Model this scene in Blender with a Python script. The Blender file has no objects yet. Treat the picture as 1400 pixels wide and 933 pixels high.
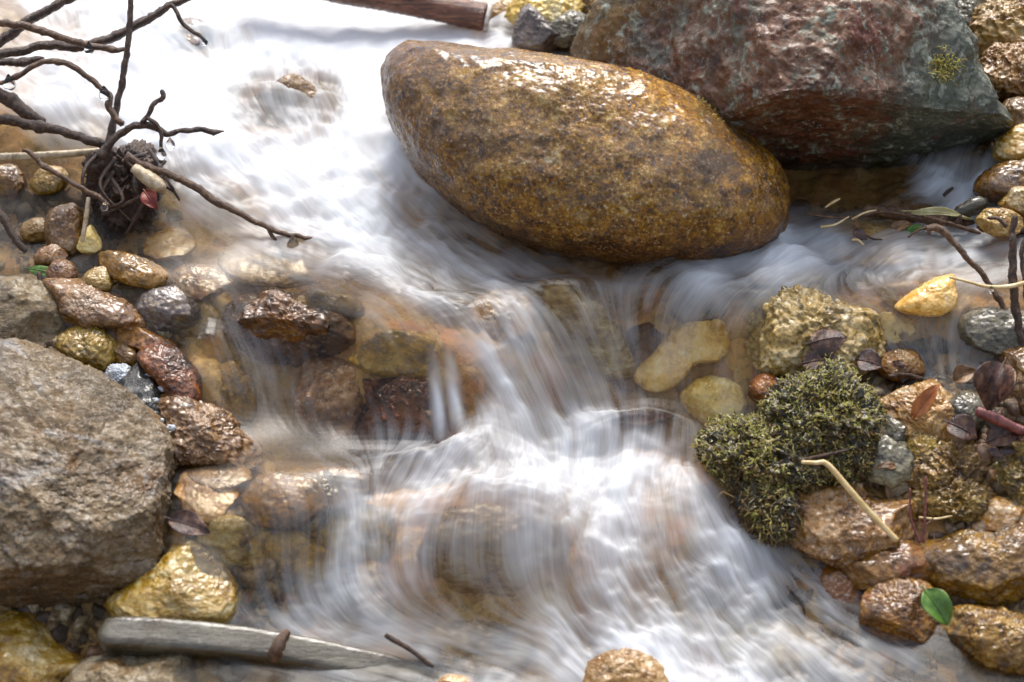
import bpy, bmesh, math, random
import numpy as np
from mathutils import Vector

# ------------------------------------------------------------------ camera, world, sun, exposure
S = bpy.context.scene
COL = S.collection
R = math.radians
W0, H0 = 1400.0, 933.0
PITCH = R(26.0)
ZS = 0.95                       # overall fall of the stream
LENS = 70.0
F = LENS / 36.0 * W0
CAM = np.array([0.0, -1.8 * math.cos(PITCH), 1.8 * math.sin(PITCH)])
E_X = np.array([1.0, 0, 0])
E_F = np.array([0, math.cos(PITCH), -math.sin(PITCH)])
E_U = np.array([0, math.sin(PITCH), math.cos(PITCH)])

cam_d = bpy.data.cameras.new('camera')
cam = bpy.data.objects.new('camera', cam_d)
COL.objects.link(cam)
cam.location = CAM
cam.rotation_euler = (math.pi / 2 - PITCH, 0, 0)
cam_d.lens = LENS
cam_d.sensor_width = 36
cam_d.clip_start = 0.01
cam_d.clip_end = 400
cam_d.dof.use_dof = True
cam_d.dof.focus_distance = 1.80
cam_d.dof.aperture_fstop = 5.0
S.camera = cam

SUN_EL, SUN_AZ = R(60), R(6)          # azimuth measured from +Y (upstream) towards +X
wd = bpy.data.worlds.new('World')
S.world = wd
wd.use_nodes = True
nt = wd.node_tree
nt.nodes.clear()
sky = nt.nodes.new('ShaderNodeTexSky')
sky.sky_type = 'NISHITA'
sky.sun_disc = False
sky.sun_elevation = SUN_EL
sky.sun_rotation = SUN_AZ
sky.air_density = 1.0
sky.dust_density = 2.5
sky.ozone_density = 0.6
bg = nt.nodes.new('ShaderNodeBackground')
bg.inputs['Strength'].default_value = 0.09
wo = nt.nodes.new('ShaderNodeOutputWorld')
hs = nt.nodes.new('ShaderNodeHueSaturation')       # thin cloud: a paler, greyer sky
hs.inputs['Saturation'].default_value = 0.6
nt.links.new(sky.outputs[0], hs.inputs['Color'])
nt.links.new(hs.outputs[0], bg.inputs[0])
nt.links.new(bg.outputs[0], wo.inputs[0])

sd = bpy.data.lights.new('sun', 'SUN')
sd.energy = 1.5
sd.angle = R(26)
sd.color = (1.0, 0.965, 0.92)
sun = bpy.data.objects.new('sun', sd)
COL.objects.link(sun)
sdir = Vector((math.sin(SUN_AZ) * math.cos(SUN_EL), math.cos(SUN_AZ) * math.cos(SUN_EL), math.sin(SUN_EL)))
sun.rotation_euler = sdir.to_track_quat('Z', 'Y').to_euler()
sun.location = sdir * 5

S.view_settings.view_transform = 'Standard'
S.view_settings.look = 'None'
S.view_settings.exposure = 1.85
S.view_settings.gamma = 1.0
S.view_settings.use_curve_mapping = False
cy = S.cycles
cy.max_bounces = 8
cy.diffuse_bounces = 3
cy.glossy_bounces = 3
cy.transmission_bounces = 6
cy.transparent_max_bounces = 12
cy.caustics_reflective = False
cy.caustics_refractive = False
try:
    cy.use_denoising = True
    cy.denoiser = 'OPENIMAGEDENOISE'
except Exception:
    pass

# ------------------------------------------------------------------ helpers: numbers
def ray(px, py):
    px = np.asarray(px, float); py = np.asarray(py, float)
    return (E_F + ((px - W0 / 2) / F)[..., None] * E_X + ((H0 / 2 - py) / F)[..., None] * E_U)

def at(px, py, d):
    return CAM + ray(px, py) * np.asarray(d, float)[..., None]

def at_z(px, py, z):
    r = ray(px, py)
    t = (np.asarray(z, float) - CAM[2]) / r[..., 2]
    return CAM + r * t[..., None]

def smooth(a, b, x):
    t = np.clip((x - a) / (b - a), 0, 1)
    return t * t * (3 - 2 * t)

_rng = np.random.default_rng(7)
_PERM = np.concatenate([_rng.permutation(256)] * 3).astype(np.int64)
_G = _rng.normal(size=(256, 3)); _G /= np.linalg.norm(_G, axis=1)[:, None]

def perlin(p):
    p = np.asarray(p, float)
    i = np.floor(p).astype(np.int64); f = p - i; i &= 255
    u = f * f * f * (f * (f * 6 - 15) + 10)
    out = 0
    for dx in (0, 1):
        wx = u[:, 0] if dx else 1 - u[:, 0]
        for dy in (0, 1):
            wy = u[:, 1] if dy else 1 - u[:, 1]
            for dz in (0, 1):
                wz = u[:, 2] if dz else 1 - u[:, 2]
                h = _PERM[_PERM[_PERM[i[:, 0] + dx] + i[:, 1] + dy] + i[:, 2] + dz]
                g = _G[h]
                out = out + wx * wy * wz * (g[:, 0] * (f[:, 0] - dx) + g[:, 1] * (f[:, 1] - dy) + g[:, 2] * (f[:, 2] - dz))
    return out

def fbm(p, octv=4, gain=0.5, ridge=False):
    a, s, o = 1.0, 0, 0
    p = np.asarray(p, float)
    for k in range(octv):
        n = perlin(p * 2.03 ** k + 17.3 * k)
        if ridge:
            n = 0.35 - np.abs(n) * 1.6
        s = s + a * n; a *= gain
    return s

# ------------------------------------------------------------------ water height field from surveyed levels
ZC = [
 (-300,-250,.27),(100,-250,.27),(500,-250,.26),(900,-250,.26),(1400,-250,.27),(1800,-250,.28),
 (-300,0,.20),(0,0,.20),(250,0,.20),(450,0,.19),(620,0,.19),(760,0,.19),(1000,0,.20),(1400,0,.21),(1800,0,.22),
 (-300,100,.165),(0,100,.17),(250,100,.165),(450,100,.16),(640,120,.155),(900,120,.155),(1400,120,.16),
 (0,170,.142),(250,200,.13),(400,200,.125),(520,200,.12),(800,220,.115),(1100,250,.088),(1350,260,.100),
 (0,230,.104),(100,280,.085),(300,260,.105),(450,260,.10),(560,260,.095),
 (250,330,.073),(400,330,.075),(550,330,.07),(700,350,.065),(850,370,.062),(1000,370,.062),
 (1100,310,.080),(1200,300,.085),(1320,300,.088),(1440,300,.095),(1150,350,.067),(1300,360,.067),(1440,370,.07),
 (0,350,.06),(120,370,.055),(200,410,.05),
 (300,400,.055),(450,400,.060),(600,400,.060),(700,395,.058),(800,395,.056),(900,395,.056),(1000,390,.057),
 (100,450,.03),(150,490,.01),(230,530,-.02),(260,470,.03),(380,465,.014),(460,480,.012),(380,520,-.012),(300,530,-.01),
 (500,450,.042),(600,450,.050),(700,450,.050),(500,520,-.002),(590,520,.006),(660,520,.014),(720,560,-.014),(745,598,-.042),(600,590,-.035),(450,605,-.040),(300,610,-.042),
 (800,450,.034),(800,520,-.008),(850,570,-.034),(900,450,.022),(900,520,-.010),(950,565,-.034),(1000,450,.028),(1010,560,-.034),
 (600,640,-.042),(700,625,-.040),(850,590,-.036),(930,585,-.036),
 (550,700,-.064),(650,690,-.054),(750,690,-.054),(850,690,-.072),(950,690,-.072),(1010,690,-.078),
 (300,650,-.045),(420,650,-.045),(300,690,-.052),(400,700,-.052),(300,740,-.075),(400,760,-.085),(400,820,-.118),(320,820,-.118),
 (500,780,-.100),(600,780,-.097),(700,790,-.100),(850,790,-.108),(950,780,-.106),(1050,780,-.112),
 (350,850,-.125),(500,850,-.130),(650,850,-.132),(800,860,-.138),(950,860,-.138),(1100,860,-.142),(1220,880,-.145),
 (0,600,-.05),(0,750,-.10),(0,850,-.15),(150,850,-.14),(150,933,-.155),(300,933,-.150),(500,933,-.150),(700,933,-.156),(900,933,-.160),(1100,933,-.160),(1400,933,-.158),
 (-300,1150,-.23),(200,1150,-.22),(700,1150,-.22),(1200,1150,-.22),(1800,1150,-.23),
 (-300,300,.08),(-300,600,-.04),(-300,850,-.13),
 (1120,410,.050),(1250,400,.054),(1350,410,.054),(1250,480,.006),(1330,490,.012),(1440,490,.016),(1150,500,-.005),
 (1250,560,-.02),(1400,560,-.012),(1150,650,-.068),(1300,650,-.062),(1430,650,-.06),(1150,740,-.10),(1300,740,-.10),(1430,750,-.10),(1230,810,-.126),(1400,830,-.13),
 (1800,300,.10),(1800,560,0),(1800,850,-.13)]
ZC = np.array(ZC, float)
ZC[:, 2] *= ZS
_P = at_z(ZC[:, 0], ZC[:, 1], ZC[:, 2])
_X = _P[:, :2]
def _kern(r): return np.where(r > 0, r * r * np.log(np.maximum(r, 1e-9)), 0)
_n = len(_X)
_A = np.zeros((_n + 3, _n + 3))
_A[:_n, :_n] = _kern(np.linalg.norm(_X[:, None] - _X[None], axis=2)) + np.eye(_n) * 2e-4
_A[:_n, _n] = 1; _A[:_n, _n + 1:] = _X
_A[_n, :_n] = 1; _A[_n + 1:, :_n] = _X.T
_WT = np.linalg.solve(_A, np.concatenate([ZC[:, 2], [0, 0, 0]]))
X0, X1, Y0, Y1 = -0.90, 0.90, -0.66, 0.95
def _ztps(x, y):
    sh = np.shape(x); x = np.ravel(x); y = np.ravel(y)
    out = np.empty(len(x))
    for a in range(0, len(x), 20000):
        q = np.stack([x[a:a + 20000], y[a:a + 20000]], 1)
        r = np.linalg.norm(q[:, None] - _X[None], axis=2)
        out[a:a + 20000] = _kern(r) @ _WT[:_n] + _WT[_n] + q @ _WT[_n + 1:]
    return out.reshape(sh)
_cx = np.linspace(X0, X1, 260); _cy = np.linspace(Y0, Y1, 300)
def coarse(fn):
    gx, gy = np.meshgrid(_cx, _cy)
    return fn(gx, gy)
def sample(tab, x, y):
    u = np.clip((np.asarray(x) - X0) / (X1 - X0), 0, 1) * (len(_cx) - 1.001)
    v = np.clip((np.asarray(y) - Y0) / (Y1 - Y0), 0, 1) * (len(_cy) - 1.001)
    i = u.astype(int); j = v.astype(int); fu = u - i; fv = v - j
    return (tab[j, i] * (1 - fu) * (1 - fv) + tab[j, i + 1] * fu * (1 - fv) + tab[j + 1, i] * (1 - fu) * fv + tab[j + 1, i + 1] * fu * fv)
ZW = coarse(_ztps)
# humps: where the water heaps up below the fall and where it runs over rounded stones (photo x, y, height, half width across, half length along)
HUMPS = [(575,640,.015,.050,.034),(655,626,.011,.055,.034),(790,612,.004,.05,.03),(870,590,.020,.05,.028),
         (670,712,.026,.075,.050),(470,660,.008,.05,.03),(900,690,.012,.05,.05),(985,740,.010,.04,.05),
         (800,410,.016,.06,.035),(950,402,.012,.055,.030),(660,425,.004,.07,.035),(310,488,.012,.03,.025),(560,760,.008,.03,.04),(500,835,.006,.03,.02),
         (1240,410,.010,.05,.03),(380,130,.010,.05,.03),(265,45,.010,.05,.03),(1065,350,.006,.02,.02)]
_gx, _gy = np.meshgrid(_cx, _cy)
_base = ZW.copy()
for a_, b_, h_, rx_, ry_ in HUMPS:
    z_ = np.interp(b_, [-250, 0, 200, 380, 610, 850, 1150], np.array([.27, .2, .125, .06, -.04, -.13, -.22]) * ZS)
    for _ in range(40):
        p_ = at_z(a_, b_, z_); z_ = z_ + .25 * (sample(_base, p_[0], p_[1]) - z_)
    ZW = ZW + h_ * np.exp(-((_gx - p_[0]) / rx_) ** 2 - ((_gy - p_[1]) / (ry_ * .62)) ** 2)
def zwater(x, y): return sample(ZW, x, y)

def hit(px, py, off=0.0):
    """point of the stream surface seen at a photo position"""
    px = np.atleast_1d(np.asarray(px, float)); py = np.atleast_1d(np.asarray(py, float))
    z = np.interp(py, [-250, 0, 200, 380, 610, 850, 1150], np.array([.27, .2, .125, .06, -.04, -.13, -.22]) * ZS)
    for _ in range(40):
        p = at_z(px, py, z)
        z = z + 0.25 * (zwater(p[:, 0], p[:, 1]) + off - z)
    return at_z(px, py, z)
def hitd(px, py):
    p = hit(px, py)[0]
    return float((p - CAM) @ E_F)

def slope_lean(px, py):
    a, b_ = hitd(px, py - 14), hitd(px, py + 14)
    return float(np.clip((a - b_) / (28 * .5 * (a + b_) / F), 0, 1.6))

def travel(x, y, z):                       # distance down the cascade, used as the metric for scattered data
    return 0.5 * y + 0.87 * z
def scattered(nodes, vals, sig):
    """smooth interpolation of values noted at points of the stream surface"""
    nodes = np.asarray(nodes, float); vals = np.asarray(vals, float)
    P = hit(nodes[:, 0], nodes[:, 1])
    q = np.stack([P[:, 0], travel(P[:, 0], P[:, 1], P[:, 2])], 1)
    gx, gy = np.meshgrid(_cx, _cy)
    g = np.stack([gx.ravel(), travel(gx, gy, ZW).ravel()], 1)
    out = np.zeros((len(g),) + vals.shape[1:])
    for a in range(0, len(g), 8000):
        d2 = ((g[a:a + 8000, None] - q[None]) ** 2).sum(2)
        w = np.exp(-d2 / (2 * sig * sig)) + 1e-9 / (d2 + 1e-4)
        out[a:a + 8000] = (w @ vals) / (w.sum(1)[:, None] if vals.ndim > 1 else w.sum(1))
    return out.reshape(gx.shape + vals.shape[1:])

# how much air the water carries (1 = white)
FT = {
 -100:[.7,.8,.9,1,1,1,.9,.6,.3,.3,.3,.3,.3,.3,.3],
 0:   [.55,.75,.92,1,1,1,1,.6,.3,.3,.3,.3,.3,.3,.3],
 50:  [.62,.75,.85,.80,1,1,1,.7,.3,.3,.3,.3,.3,.3,.3],
 100: [.75,.9,.97,1,.98,1,1,.7,.3,.3,.3,.3,.3,.3,.3],
 150: [.55,.85,1,.97,.80,1,1,.7,.3,.3,.3,.3,.3,.3,.3],
 200: [.2,.25,.85,1,1,.98,.8,.5,.3,.3,.3,.3,.3,.3,.3],
 250: [.1,.12,.45,.76,.92,.9,.62,.3,.2,.2,.1,.02,.15,.85,.8],
 300: [.1,.1,.15,.42,.80,.86,.54,.15,.1,.1,.1,.6,.62,.72,.6],
 350: [.1,.1,.12,.25,.50,.72,.66,.48,.10,.08,.3,.78,.66,.58,.45],
 400: [.1,.1,.1,.12,.22,.42,.58,.58,.45,.35,.5,.3,.35,.42,.2],
 450: [.05,.1,.1,.18,.12,.22,.45,.68,.42,.22,.3,.3,.35,.38,.15],
 500: [.05,.1,.12,.30,.2,.12,.25,.68,.42,.2,.28,.1,.2,.3,.1],
 550: [0,0,.1,.28,.2,.12,.22,.62,.50,.18,.22,.1,0,0,0],
 600: [0,0,.1,.2,.2,.28,.62,.78,.80,.70,.35,0,0,0,0],
 650: [0,0,.1,.18,.22,.5,.82,.80,.82,.76,.5,.1,0,0,0],
 700: [0,0,.1,.25,.22,.52,.58,.62,.84,.60,.52,.2,0,0,0],
 750: [0,0,.1,.28,.25,.60,.46,.52,.84,.58,.62,.35,.1,0,0],
 800: [0,0,.1,.3,.32,.55,.3,.35,.85,.6,.62,.5,.1,0,0],
 850: [0,0,.1,.2,.35,.45,.4,.42,.7,.78,.66,.5,.3,.1,.05],
 900: [.1,.1,.1,.15,.25,.35,.42,.5,.7,.92,.75,.62,.45,.3,.15],
 933: [.1,.1,.1,.15,.25,.35,.45,.55,.8,.92,.75,.62,.45,.25,.15],
 1050:[.2,.2,.2,.3,.4,.5,.5,.6,.8,.8,.7,.6,.4,.3,.2]}
nodes = [(x * 100, y) for y in FT for x in range(15)]
vals = [FT[y][x] for y in FT for x in range(15)]
extra = [(388,132,.46),(365,145,.5),(412,140,.5),(388,132,.30),(270,45,.75),(430,470,.12),(350,470,.3),(345,540,.3),(600,560,.15),(450,835,.7),(455,560,.15),
         (1065,350,.95),(1310,272,.95),(1120,280,.02),(1180,280,.02),(1230,295,.02),(1280,440,.5),(1290,470,.55),(1150,390,.35),(540,760,.65),(640,720,.52),(690,735,.50),(600,700,.6),(740,740,.6),(810,640,.86),(620,625,.9),(830,720,.88),(1000,770,.85),(960,720,.62),
         (960,385,.70),(905,410,.52),(1150,335,.75),(1230,335,.68),(940,470,.2),(760,420,.4),(790,470,.32),(560,210,.9),(590,290,.75),(640,310,.45)]
for a, b, c in extra:
    nodes.append((a, b)); vals.append(c); nodes.append((a, b)); vals.append(c)
FOAM = scattered(nodes, vals, 0.021)

# which way the water runs: stream lines, downstream order
LINES = [
 [(0,60),(150,120),(300,190),(400,260),(510,330),(610,395),(690,470),(740,540),(770,600)],
 [(330,-60),(380,60),(440,160),(520,250),(600,320),(690,385),(760,450),(805,520),(830,580)],
 [(530,170),(560,240),(600,300),(670,345),(760,385),(830,440),(870,500),(885,560)],
 [(100,40),(180,150),(240,240),(300,300),(390,350),(490,385),(590,430),(660,490),(705,550),(735,605)],
 [(430,370),(540,420),(620,480),(670,550),(690,605)],
 [(560,370),(650,430),(720,500),(760,570)],
 [(640,370),(730,420),(790,480),(830,550)],
 [(240,320),(330,375),(430,395),(520,430),(570,500),(590,590)],
 [(150,350),(220,400),(280,470),(320,520),(345,600)],
 [(340,420),(355,480),(365,570)],
 [(440,480),(450,540),(455,600)],
 [(1400,320),(1250,335),(1150,345),(1060,368),(980,385),(925,410),(900,460),(890,520),(880,575)],
 [(1040,400),(1005,440),(1000,500),(1005,560)],
 [(1150,395),(1220,420),(1262,460),(1285,510)],
 [(1400,400),(1330,430),(1310,490)],
 [(880,360),(840,385),(815,430),(830,500),(840,560)],
 [(740,605),(650,618),(575,655),(520,720),(505,790),(490,840)],
 [(700,625),(690,690),(690,790)],
 [(660,625),(635,690),(625,790)],
 [(620,630),(580,690),(565,790)],
 [(735,625),(735,700),(740,800)],
 [(770,610),(770,660),(760,720),(750,800)],
 [(790,615),(815,670),(835,740),(860,820),(900,900),(950,1000)],
 [(930,580),(880,610),(850,650),(845,700)],
 [(930,585),(970,640),(1010,720),(1060,800),(1170,880),(1300,940)],
 [(950,720),(990,800),(1060,880),(1150,960)],
 [(230,640),(330,640),(430,645),(480,670),(500,740)],
 [(440,660),(410,710),(390,770),(380,830)],
 [(260,700),(330,730),(350,780),(355,830)],
 [(350,845),(450,850),(560,870),(680,905),(800,960)],
 [(520,810),(620,850),(740,880),(830,930)],
 [(700,800),(760,840),(840,880),(920,940)],
 [(1330,250),(1310,290),(1250,320)],
 [(1000,0),(800,50),(650,60),(500,80)]]
fn, fv = [], []
for L in LINES:
    L = np.array(L, float)
    seg = np.linalg.norm(np.diff(L, axis=0), axis=1)
    t = np.concatenate([[0], np.cumsum(seg)])
    u = np.arange(0, t[-1], 22.0)
    q = np.stack([np.interp(u, t, L[:, 0]), np.interp(u, t, L[:, 1])], 1)
    P = hit(q[:, 0], q[:, 1])
    T = np.gradient(P[:, :2], axis=0)
    T /= np.linalg.norm(T, axis=1)[:, None] + 1e-9
    fn += list(map(tuple, q)); fv += list(map(tuple, T))
FLOW = scattered(fn, fv, 0.028)
FLOW /= np.linalg.norm(FLOW, axis=2)[..., None] + 1e-6

# banks: height of the ground above (+) or below (-) the stream surface
BK = [(-300,0,-.05),(0,0,-.05),(300,0,-.05),(600,0,-.05),(700,20,-.015),(780,20,-.01),(900,50,-.02),(1100,50,-.03),(1350,50,-.015),(1390,150,-.02),(1500,100,.0),
 (0,100,-.04),(0,200,-.03),(100,230,-.012),(40,300,-.004),(0,350,.0),(90,330,-.006),(-200,300,.01),(-200,450,.02),
 (300,150,-.05),(450,150,-.05),(600,200,-.05),(900,200,-.04),(1100,240,-.02),(1200,280,-.015),(1300,270,-.03),(1380,280,-.012),(1460,300,.0),
 (300,260,-.05),(450,300,-.05),(200,300,-.03),(250,360,-.03),(700,370,-.04),(900,380,-.035),(1100,340,-.03),(1250,340,-.025),(1350,380,-.02),(1440,400,.0),
 (100,380,-.012),(150,420,-.005),(80,440,.005),(30,500,.02),(190,480,.0),(220,550,.005),(270,590,-.01),(150,540,.0),(280,520,-.03),
 (350,430,-.04),(450,430,-.04),(550,450,-.035),(650,470,-.04),(750,500,-.04),(850,480,-.035),(950,450,-.035),(1010,480,-.03),
 (350,550,-.04),(450,560,-.04),(560,560,-.035),(700,580,-.045),(850,580,-.05),(950,580,-.04),(1020,570,-.015),
 (1100,450,-.01),(1200,430,-.022),(1280,450,-.025),(1350,460,-.012),(1220,530,.0),(1300,540,.005),(1400,530,.01),
 (300,640,-.035),(450,650,-.035),(600,650,-.05),(800,650,-.05),(950,650,-.04),(1010,650,-.005),(1100,600,.02),(1200,600,.012),(1350,600,.015),
 (240,700,-.012),(300,720,-.03),(350,780,-.03),(450,760,-.04),(600,740,-.035),(750,740,-.035),(900,720,-.05),(1000,720,-.035),(1070,720,.0),(1200,690,.012),(1350,690,.02),
 (100,700,.02),(0,700,.02),(200,800,.0),(100,860,.0),(0,880,.01),(300,840,-.012),(400,850,-.02),(550,860,-.035),(700,860,-.04),(900,850,-.05),(1050,800,-.03),(1130,800,-.012),(1220,770,.004),(1350,780,.01),
 (200,930,-.006),(400,930,-.02),(600,930,-.035),(900,930,-.05),(1100,900,-.03),(1230,870,-.012),(1330,900,-.008),(1400,920,-.005),(1500,800,.03),(1700,500,.05),(1700,900,.05),(-250,900,.03),(700,1100,-.05)]
BANK = scattered([(a, b) for a, b, c in BK], [c - (.012 if c > -.02 and b > 150 else .0) for a, b, c in BK], 0.03)

# ------------------------------------------------------------------ helpers: objects
def tag(o, label=None, cat=None, group=None, kind=None):
    for k, v in (('label', label), ('category', cat), ('group', group), ('kind', kind)):
        if v: o[k] = v
    return o

def mesh_obj(name, V, Fc, mat, parent=None, loc=(0, 0, 0), smooth_=True, attrs=None):
    me = bpy.data.meshes.new(name)
    V = np.asarray(V, np.float32)
    if isinstance(Fc, np.ndarray):
        k = Fc.shape[1]
        me.vertices.add(len(V)); me.vertices.foreach_set('co', V.ravel())
        me.loops.add(Fc.size); me.loops.foreach_set('vertex_index', Fc.astype(np.int32).ravel())
        me.polygons.add(len(Fc)); me.polygons.foreach_set('loop_start', np.arange(0, Fc.size, k, dtype=np.int32))
        me.update(calc_edges=True)
    else:
        me.from_pydata([tuple(v) for v in V], [], Fc)
    if smooth_:
        me.polygons.foreach_set('use_smooth', np.ones(len(me.polygons), bool))
    for k, v in (attrs or {}).items():
        a = me.attributes.new(k, 'FLOAT', 'POINT')
        a.data.foreach_set('value', np.asarray(v, np.float32).ravel())
    me.materials.append(mat)
    me.update()
    o = bpy.data.objects.new(name, me)
    COL.objects.link(o)
    o.location = tuple(float(c) for c in loc)
    if parent is not None:
        o.parent = parent
        o.location = tuple(float(a - b) for a, b in zip(loc, parent.location))
    return o

def empty(name, loc):
    o = bpy.data.objects.new(name, None)
    o.empty_display_size = 0.02
    COL.objects.link(o); o.location = tuple(float(c) for c in loc)
    return o

# ------------------------------------------------------------------ helpers: materials
class NT:
    def __init__(s, name):
        s.m = bpy.data.materials.new(name); s.m.use_nodes = True
        s.t = s.m.node_tree; s.t.nodes.clear()
        s.out = s.n('ShaderNodeOutputMaterial')
    def n(s, typ, **kw):
        nd = s.t.nodes.new(typ)
        for k, v in kw.items(): setattr(nd, k, v)
        return nd
    def l(s, a, b): s.t.links.new(a, b)
    def set(s, sock, v):
        if hasattr(v, 'links') or isinstance(v, bpy.types.NodeSocket): s.l(v, sock)
        else: sock.default_value = v
    def noise(s, vec, scale, detail=4, rough=.55, dist=0.0):
        nd = s.n('ShaderNodeTexNoise'); s.l(vec, nd.inputs['Vector'])
        nd.inputs['Scale'].default_value = scale; nd.inputs['Detail'].default_value = detail
        nd.inputs['Roughness'].default_value = rough; nd.inputs['Distortion'].default_value = dist
        return nd.outputs['Fac']
    def vor(s, vec, scale, out='Distance', feature='F1'):
        nd = s.n('ShaderNodeTexVoronoi', feature=feature); s.l(vec, nd.inputs['Vector'])
        nd.inputs['Scale'].default_value = scale
        return nd.outputs[out]
    def ramp(s, fac, stops, interp='LINEAR'):
        nd = s.n('ShaderNodeValToRGB'); cr = nd.color_ramp; cr.interpolation = interp
        while len(cr.elements) < len(stops): cr.elements.new(0.5)
        for e, (p, c) in zip(cr.elements, stops):
            e.position = p; e.color = tuple(c) + (1,) if len(c) == 3 else c
        s.l(fac, nd.inputs[0]); return nd.outputs[0]
    def mapr(s, v, a, b, c, d, smooth_=False):
        nd = s.n('ShaderNodeMapRange'); nd.clamp = True
        if smooth_: nd.interpolation_type = 'SMOOTHSTEP'
        s.set(nd.inputs[0], v)
        for i, x in zip((1, 2, 3, 4), (a, b, c, d)): nd.inputs[i].default_value = x
        return nd.outputs[0]
    def mix(s, fac, a, b, blend='MIX'):
        nd = s.n('ShaderNodeMix', data_type='RGBA', blend_type=blend)
        s.set(nd.inputs[0], fac)
        for i, v in ((6, a), (7, b)):
            if isinstance(v, tuple): nd.inputs[i].default_value = v + (1,) if len(v) == 3 else v
            else: s.l(v, nd.inputs[i])
        return nd.outputs[2]
    def math(s, op, a, b=0.0):
        nd = s.n('ShaderNodeMath', operation=op); s.set(nd.inputs[0], a); s.set(nd.inputs[1], b)
        return nd.outputs[0]

MATS = {}
def rockmat(name, cols, scale=40, fine=260, speck=(.6, .5, .38), speck_amt=.12, dark=(.03, .02, .012), dark_amt=.25,
            patches=(), rough=(.18, .55), bump=.5, grain=500, wet=None, bands=None, coat=.55, contrast=1.35, side=(), tone_=.66, stain=.40, fw=.38):
    if name in MATS: return MATS[name]
    t = NT(name)
    tc = t.n('ShaderNodeTexCoord').outputs['Object']
    oi = t.n('ShaderNodeObjectInfo')
    ofs = t.n('ShaderNodeVectorMath', operation='ADD'); t.l(tc, ofs.inputs[0])
    rv = t.n('ShaderNodeCombineXYZ')
    for i_ in range(3): t.l(t.math('MULTIPLY', oi.outputs['Random'], 7.0 + 3 * i_), rv.inputs[i_])
    t.l(rv.outputs[0], ofs.inputs[1])
    tc0 = tc
    tc = ofs.outputs[0]
    vec = tc
    if bands:                                         # (axis scale) stretched grain
        mp = t.n('ShaderNodeMapping'); t.l(tc, mp.inputs[0]); mp.inputs['Scale'].default_value = bands[0]; mp.inputs['Rotation'].default_value = bands[1]
        vec = mp.outputs[0]
    n1 = t.noise(vec, scale, 6, .62, .6)
    n2 = t.noise(vec, fine, 5, .7, .2)
    k = t.math('ADD', t.math('MULTIPLY', n1, 1 - fw), t.math('MULTIPLY', n2, fw))
    m = len(cols) - 1
    col = t.ramp(k, [(.5 + (.32 * i / m - .16) / contrast, c) for i, c in enumerate(cols)])
    for (axv, lo, hi, pc, op) in side:             # tinted zones
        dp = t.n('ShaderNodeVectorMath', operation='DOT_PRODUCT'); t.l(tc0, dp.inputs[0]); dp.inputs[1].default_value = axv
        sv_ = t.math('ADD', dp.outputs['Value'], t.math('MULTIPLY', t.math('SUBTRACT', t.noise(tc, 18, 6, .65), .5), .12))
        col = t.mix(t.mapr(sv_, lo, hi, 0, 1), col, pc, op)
    for (pc, ps, lo, hi) in patches:
        pn = t.noise(tc, ps, 6, .68, .8)
        col = t.mix(t.mapr(pn, lo, hi, 0, 1), col, pc)
    # dark pits and pale crystals
    dn = t.noise(vec, fine * .55, 6, .75, .5)
    col = t.mix(t.math('MULTIPLY', t.mapr(dn, .52, .66, 0, 1), dark_amt * 2.2), col, dark)
    sv = t.noise(tc, grain, 3, .6)
    sn = t.noise(tc, scale * 1.7, 3)
    sp = t.math('MULTIPLY', t.mapr(sv, .58, .70, 0, 1), t.mapr(sn, .40, .62, 0.15, 1))
    col = t.mix(t.math('MULTIPLY', sp, min(1, speck_amt * 4)), col, speck)
    rg = t.mapr(t.noise(tc, scale * 1.3, 4, .6), .35, .65, rough[0], rough[1])
    if wet:                                           # soaked stain just above the waterline: (object z lo, hi, tint)
        sx = t.n('ShaderNodeSeparateXYZ'); t.l(tc0, sx.inputs[0])
        zz = t.math('ADD', sx.outputs[2], t.math('MULTIPLY', t.math('SUBTRACT', n1, .5), .03))
        wf = t.mapr(zz, wet[0], wet[1], 1, 0)
        col = t.mix(wf, col, wet[2], 'MULTIPLY')
        rg = t.mapr(wf, 0, 1, .3, .12) if False else rg
    big = t.noise(tc, scale * .45, 5, .6, 1.0)             # broad stains
    col = t.mix(t.mapr(big, .48, .60, 0, stain), col, dark)
    hv = t.n('ShaderNodeHueSaturation'); t.l(col, hv.inputs['Color'])
    t.l(t.math('ADD', .488, t.math('MULTIPLY', t.math('FRACT', t.math('MULTIPLY', oi.outputs['Random'], 13.7)), .024)), hv.inputs['Hue'])
    t.l(t.math('ADD', tone_ * .82, t.math('MULTIPLY', t.math('FRACT', t.math('MULTIPLY', oi.outputs['Random'], 31.1)), tone_ * .4)), hv.inputs['Value'])
    hv.inputs['Saturation'].default_value = 1.26
    col = hv.outputs[0]
    b = t.n('ShaderNodeBsdfPrincipled')
    t.l(col, b.inputs['Base Color']); t.l(rg, b.inputs['Roughness'])
    b.inputs['IOR'].default_value = 1.4
    b.inputs['Coat Weight'].default_value = coat; b.inputs['Coat Roughness'].default_value = .14
    bc = t.n('ShaderNodeBump'); bc.inputs['Strength'].default_value = .35; bc.inputs['Distance'].default_value = .003; t.l(t.noise(vec, fine * .3, 5, .6), bc.inputs['Height']); t.l(bc.outputs[0], b.inputs['Coat Normal'])
    h = t.math('ADD', t.math('MULTIPLY', t.noise(vec, fine * 1.1, 8, .74), 1.0), t.math('MULTIPLY', sv, .35))
    bp = t.n('ShaderNodeBump'); bp.inputs['Strength'].default_value = bump; bp.inputs['Distance'].default_value = .003
    t.l(h, bp.inputs['Height']); t.l(bp.outputs[0], b.inputs['Normal'])
    t.l(b.outputs[0], t.out.inputs[0])
    MATS[name] = t.m
    return t.m

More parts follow.
